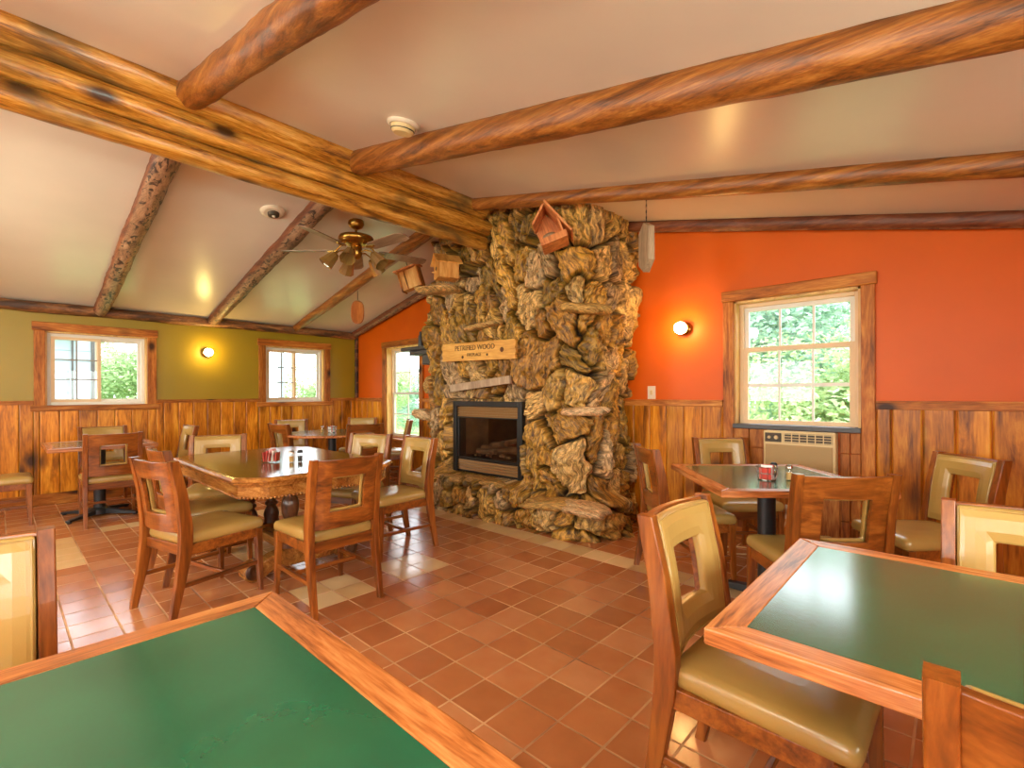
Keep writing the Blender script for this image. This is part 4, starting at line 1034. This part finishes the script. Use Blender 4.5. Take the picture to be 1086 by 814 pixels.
# ------------------------------------------------------------------ things on the tables
def glass_caddy(loc,rz,lab):
    e=empty('sugar_caddy',loc,rz,lab,'caddy','condiment holders')
    w,d,h,t=.055,.04,.075,.004
    mb=MB(); mb.box(-w,w,-d,d,0,.006)
    mb.box(-w,w,-d,-d+t,.006,h); mb.box(-w,w,d-t,d,.006,h); mb.box(-w,-w+t,-d+t,d-t,.006,h); mb.box(w-t,w,-d+t,d-t,.006,h); mb.build('holder',M['jar'],e)
    for k in range(7):
        x=-.042+k*.014
        mb=MB(); mb.box(-.0045,.0045,-.030,.030,0,.066+.012*(k%3),M=Matrix.Translation((x,0,.008))@Matrix.Rotation(R((-8,5,10,-4,7,-9,3)[k]),4,'Y'))
        mb.build('packet',M[('red','red','pink','red','paper','pink','red')[k]],e)
    return e
def wire_caddy(loc,lab,r=.055,mats=('red','paper','pink')):
    e=empty('condiment_basket',loc,0,lab,'caddy','condiment holders')
    mb=MB()
    for z,rr in ((.004,r*.85),(.04,r),(.075,r*1.02)):
        mb.tube([(rr*math.cos(2*PI*i/20),rr*math.sin(2*PI*i/20),z) for i in range(21)],.0028,6)
    for k in range(10):
        a=2*PI*k/10; mb.tube([(r*.85*math.cos(a),r*.85*math.sin(a),.004),(r*math.cos(a),r*math.sin(a),.04),(r*1.02*math.cos(a),r*1.02*math.sin(a),.075)],.002,5)
    mb.lathe([(r*.84,0),(r*.84,.003)],20)
    mb.build('basket',M['steel'],e)
    for k in range(5):
        mb=MB(); mb.box(-.030,.030,-.005,.005,0,.07+.01*(k%2),M=Matrix.Translation((0,-.03+k*.015,.004))@Matrix.Rotation(R((6,-7,3,-4,8)[k]),4,'X'))
        mb.build('packet',M[mats[k%3]],e)
    return e
def shaker(loc,lab,fill):
    e=empty('shaker',loc,0,lab,'shaker','salt and pepper shakers')
    MB().lathe([(.017,0),(.021,.004),(.021,.058),(.017,.066)],16).build('jar',M['jar'],e)
    MB().lathe([(.0165,.003),(.0165,.044)],14).build('filling',M[fill],e)
    MB().lathe([(.0195,.0665),(.0195,.078),(.012,.088)],16).build('cap',M['steel' if fill=='salt' else 'black'],e)
zt=.7505
glass_caddy((-3.71,1.38,zt),R(44),'clear caddy of red packets on the antique oak table')
shaker((-3.59,1.475,zt),'left shaker of the pair on the antique oak table','salt')
shaker((-3.57,1.53,zt),'right dark-topped shaker of the pair on the antique oak table','pepper')
wire_caddy((-.80,3.02,zt),'round wire basket of packets on the table under the window')
shaker((-.70,3.08,zt),'shaker beside the wire basket under the right window','salt')
shaker((-.79,3.12,zt),'small shaker behind the wire basket under the right window','pepper')
shaker((-6.09,2.90,.7515),'shaker on the round table','salt')
wire_caddy((-5.98,2.98,.7515),'white and pink packet basket on the round table',mats=('paper','pink','paper'))
# driftwood on the sill of window 3
o=log_mesh((-6.68,4.20,.585),(-6.50,4.22,.60),.022,.012,.4,77,n=10,step=.02,bend=.03).build('driftwood',M['greywood']); tag(o,'small twisted driftwood piece on the sill of the narrow window','driftwood')
o=MB().lathe([(.03,0),(.034,.01),(.03,.14),(.018,.16),(.016,.20)],14,(-5.10,3.75,1.8605)).build('dark_bottle',M['slate']); tag(o,'dark bottle standing on the grey shelf left of the fireplace','bottle')

# ------------------------------------------------------------------ outdoors
def leafmat(name,c1,c2):
    m,t,b,new,link=nt(name)
    tc=new('ShaderNodeTexCoord'); n=new('ShaderNodeTexNoise'); n.inputs['Scale'].default_value=2.5; n.inputs['Detail'].default_value=4; link(tc.outputs['Object'],n.inputs['Vector'])
    r=ramp(new,[(.35,c1),(.65,c2)]); link(n.outputs['Fac'],r.inputs['Fac']); link(r.outputs['Color'],b.inputs['Base Color']); b.inputs['Roughness'].default_value=.5
    tl=new('ShaderNodeBsdfTranslucent'); link(r.outputs['Color'],tl.inputs['Color']); mx=new('ShaderNodeMixShader'); mx.inputs[0].default_value=.4
    link(b.outputs[0],mx.inputs[1]); link(tl.outputs[0],mx.inputs[2]); link(mx.outputs[0],t.nodes['Material Output'].inputs['Surface'])
    return m
M['leafA']=leafmat('leaf_green',srgb(140,172,116),srgb(196,214,164)); M['leafB']=leafmat('leaf_bluegreen',srgb(132,168,148),srgb(182,208,184)); M['bark']=plain('bark',srgb(140,124,104),.9,var=.3)
M['grass']=plain('grass',srgb(150,176,100),.9,var=.2); M['siding']=plain('pale_siding', srgb(156,172,184),.7)
rg_=np.random.default_rng(3)
def crown_mesh(name,h,w,n,leaf,cone=False):
    V=[];F=[]
    cl=[(rg_.uniform(-.5,.5)*w,rg_.uniform(-.5,.5)*w,h*rg_.uniform(.15,.95),rg_.uniform(.18,.34)*w) for _ in range(26)]
    if cone: cl=[(rg_.uniform(-.5,.5)*w*(1-k/26),rg_.uniform(-.5,.5)*w*(1-k/26),h*(.08+.9*k/26),(.32*(1-k/26)+.05)*w) for k in range(26)]
    for i in range(n):
        c=cl[i%26]; d=rg_.normal(size=3); d/=np.linalg.norm(d); p=np.array(c[:3])+d*c[3]*rg_.uniform(.55,1.05)
        a=rg_.normal(size=3); a/=np.linalg.norm(a); b_=np.cross(a,d+rg_.normal(size=3)*.5); b_/=np.linalg.norm(b_)+1e-6
        s=leaf*rg_.uniform(.6,1.3); o=len(V)
        V+= [tuple(p-a*s),tuple(p-b_*s*.5),tuple(p+a*s),tuple(p+b_*s*.5)]; F.append((o,o+1,o+2,o+3))
    me=bpy.data.meshes.new(name); me.from_pydata(V,[],F); me.update(); return me
cmA=crown_mesh('crown_broad',5.5,4.2,34000,.075); cmB=crown_mesh('crown_loose',4.5,3.4,24000,.07); cmC=crown_mesh('crown_cone',7,2.6,22000,.075,True)
def tree(loc,mesh,mat,sc,rz,lab,h,zs=.68):
    e=empty('tree',loc,rz,lab,'tree','trees outside the windows'); e.scale=(sc,sc,sc*zs)
    o=bpy.data.objects.new('crown',mesh.copy()); o.data.materials.append(M[mat]); COL.objects.link(o); o.parent=e; o.location=(0,0,.4)
    log_mesh((0,0,0),(0.1,0,h*.7),.12,.05,.15,int(abs(loc[0]*7))+2,n=10,step=.2).build('trunk',M['bark'],e)
GZ=-.5
tree((-4.3,13.2,GZ),cmA,'leafB',1.15,.3,'blue-green broadleaf tree behind the left panes of the right-hand window',5.5)
tree((-.75,8.7,GZ),cmB,'leafA',.85,1.2,'bright green tree low behind the right panes of the right-hand window',4.5)
tree((-3.6,19,GZ),cmC,'leafB',1.1,2.2,'narrow conifer standing far behind the right-hand window',7)
tree((2.4,16.5,GZ),cmA,'leafA',1.05,4.2,'tall light green tree behind the right edge of the right-hand window',5.5)
tree((-17.8,12.3,GZ),cmC,'leafB',.55,.8,'small conifer seen through the tall narrow window',7)
tree((-23.0,15.3,GZ),cmB,'leafB',.85,.4,'pale tree low behind the tall narrow window',4.5)
tree((-16.4,2.6,GZ),cmA,'leafA',.8,5.0,'light green tree behind the right pane of the double window',5.5)
tree((-14.4,7.8,GZ),cmB,'leafA',.9,2.5,'bushy green tree behind the small window on the green wall',4.5)
mb=MB(); mb.box(-60,40,-40,60,GZ-.1,GZ); tag(mb.build('ground',M['grass']),kind='structure')
e=empty('outbuilding',(-12.3,-.2,GZ),0,'pale sided building with narrow dark corner board behind the left pane of the double window','building')
mb=MB()
for i in range(17): mb.box(-1.2,.0,-1.6,1.5,min(2.8,.2*i),min(2.9,.2*i+.19)); 
mb.box(-1.2,-.02,-1.6,1.5,0,2.9); mb.build('siding',M['siding'],e)
mb=MB(); mb.box(0,.03,1.44,1.52,0,2.9); mb.box(0,.03,1.16,1.19,0,2.9); mb.build('corner_post',M['slate'],e)
mb=MB(); mb.prism([(-1.5,2.9),(.3,2.9),(-.6,3.3)],-1.8,1.3,M=Matrix(((1,0,0,0),(0,0,1,0),(0,1,0,0),(0,0,0,1)))); mb.build('roof',M['siding'],e)
e=empty('white_post',(-10.5,4.1,GZ),0,'thin white post outside the small window on the green wall','post')
MB().box(-.05,.05,-.05,.05,0,3.2).build('post_shaft',M['siding'],e,bevel=.01); MB().box(-.07,.07,-.07,.07,3.2,3.25).build('post_cap',M['siding'],e)

# ------------------------------------------------------------------ light
wd=bpy.data.worlds.new('World'); SC.world=wd; wd.use_nodes=True
bg=wd.node_tree.nodes['Background']; bg.inputs['Color'].default_value=(.88,.95,1.0,1); bg.inputs['Strength'].default_value=6.5
def area(name,loc,rot,sx,sy,power,col,portal=False):
    l=bpy.data.lights.new(name,'AREA'); l.shape='RECTANGLE'; l.size=sx; l.size_y=sy; l.energy=power; l.color=col
    o=bpy.data.objects.new(name,l); COL.objects.link(o); o.location=loc; o.rotation_euler=rot
    if portal: l.cycles.is_portal=True
    return o
for w in (W1,W2): area('window_portal',(XL-.2,(w[0]+w[1])/2,(w[2]+w[3])/2),(0,R(-90),0),w[3]-w[2]+.1,w[1]-w[0]+.1,1,(1,1,1),True)
for w in (W3,W4): area('window_portal',((w[0]+w[1])/2,YB+.2,(w[2]+w[3])/2),(R(-90),0,0),w[1]-w[0]+.1,w[3]-w[2]+.1,1,(1,1,1),True)
for w in FW: area('window_fill',((w[0]+w[1])/2,YF-.2,(w[2]+w[3])/2),(R(90),0,0),w[1]-w[0],w[3]-w[2],85,(.90,1,.92))  # fill lights added outside the unseen window openings
for w in RW: area('window_fill',(XR+.2,(w[0]+w[1])/2,(w[2]+w[3])/2),(0,R(90),0),w[3]-w[2],w[1]-w[0],70,(.90,1,.92))
# fill lights added without fixtures in the near half of the room
def lamp(x,y,z,power,r=.12,col=(.94,1,.80)):
    l=bpy.data.lights.new('fill_light','POINT'); l.energy=power; l.shadow_soft_size=r; l.color=col
    o=bpy.data.objects.new('fill_light',l); COL.objects.link(o); o.location=(x,y,z)
for x,y,p in ((-1.2,-.95,62),(-5.2,-.95,50),(-3.2,-2.3,60),(.6,-.4,30)): lamp(x,y,zc(x)-.55,p)

# ------------------------------------------------------------------ camera
F_,H_=507.14,417.2
cam=bpy.data.cameras.new('Camera'); co=bpy.data.objects.new('Camera',cam); COL.objects.link(co)
cam.sensor_fit='HORIZONTAL'; cam.sensor_width=36; cam.lens=F_/1086*36; cam.clip_start=.02
cam.shift_y=(H_-407)/1086
co.rotation_mode='QUATERNION'
co.location=(0,0,1.25)
q=Matrix.Rotation(R(42.88),3,'Z')@Matrix.Rotation(R(90),3,'X')@Matrix.Rotation(R(-.206),3,'Z')
co.rotation_quaternion=q.to_quaternion()
SC.camera=co
SC.view_settings.view_transform='Standard'; SC.view_settings.look='None'; SC.view_settings.gamma=1; SC.view_settings.use_curve_mapping=False
SC.view_settings.exposure=0.1
SC.cycles.use_denoising=True; SC.cycles.max_bounces=10; SC.cycles.diffuse_bounces=5; SC.cycles.glossy_bounces=4; SC.cycles.transparent_max_bounces=12
SC.cycles.sample_clamp_indirect=6
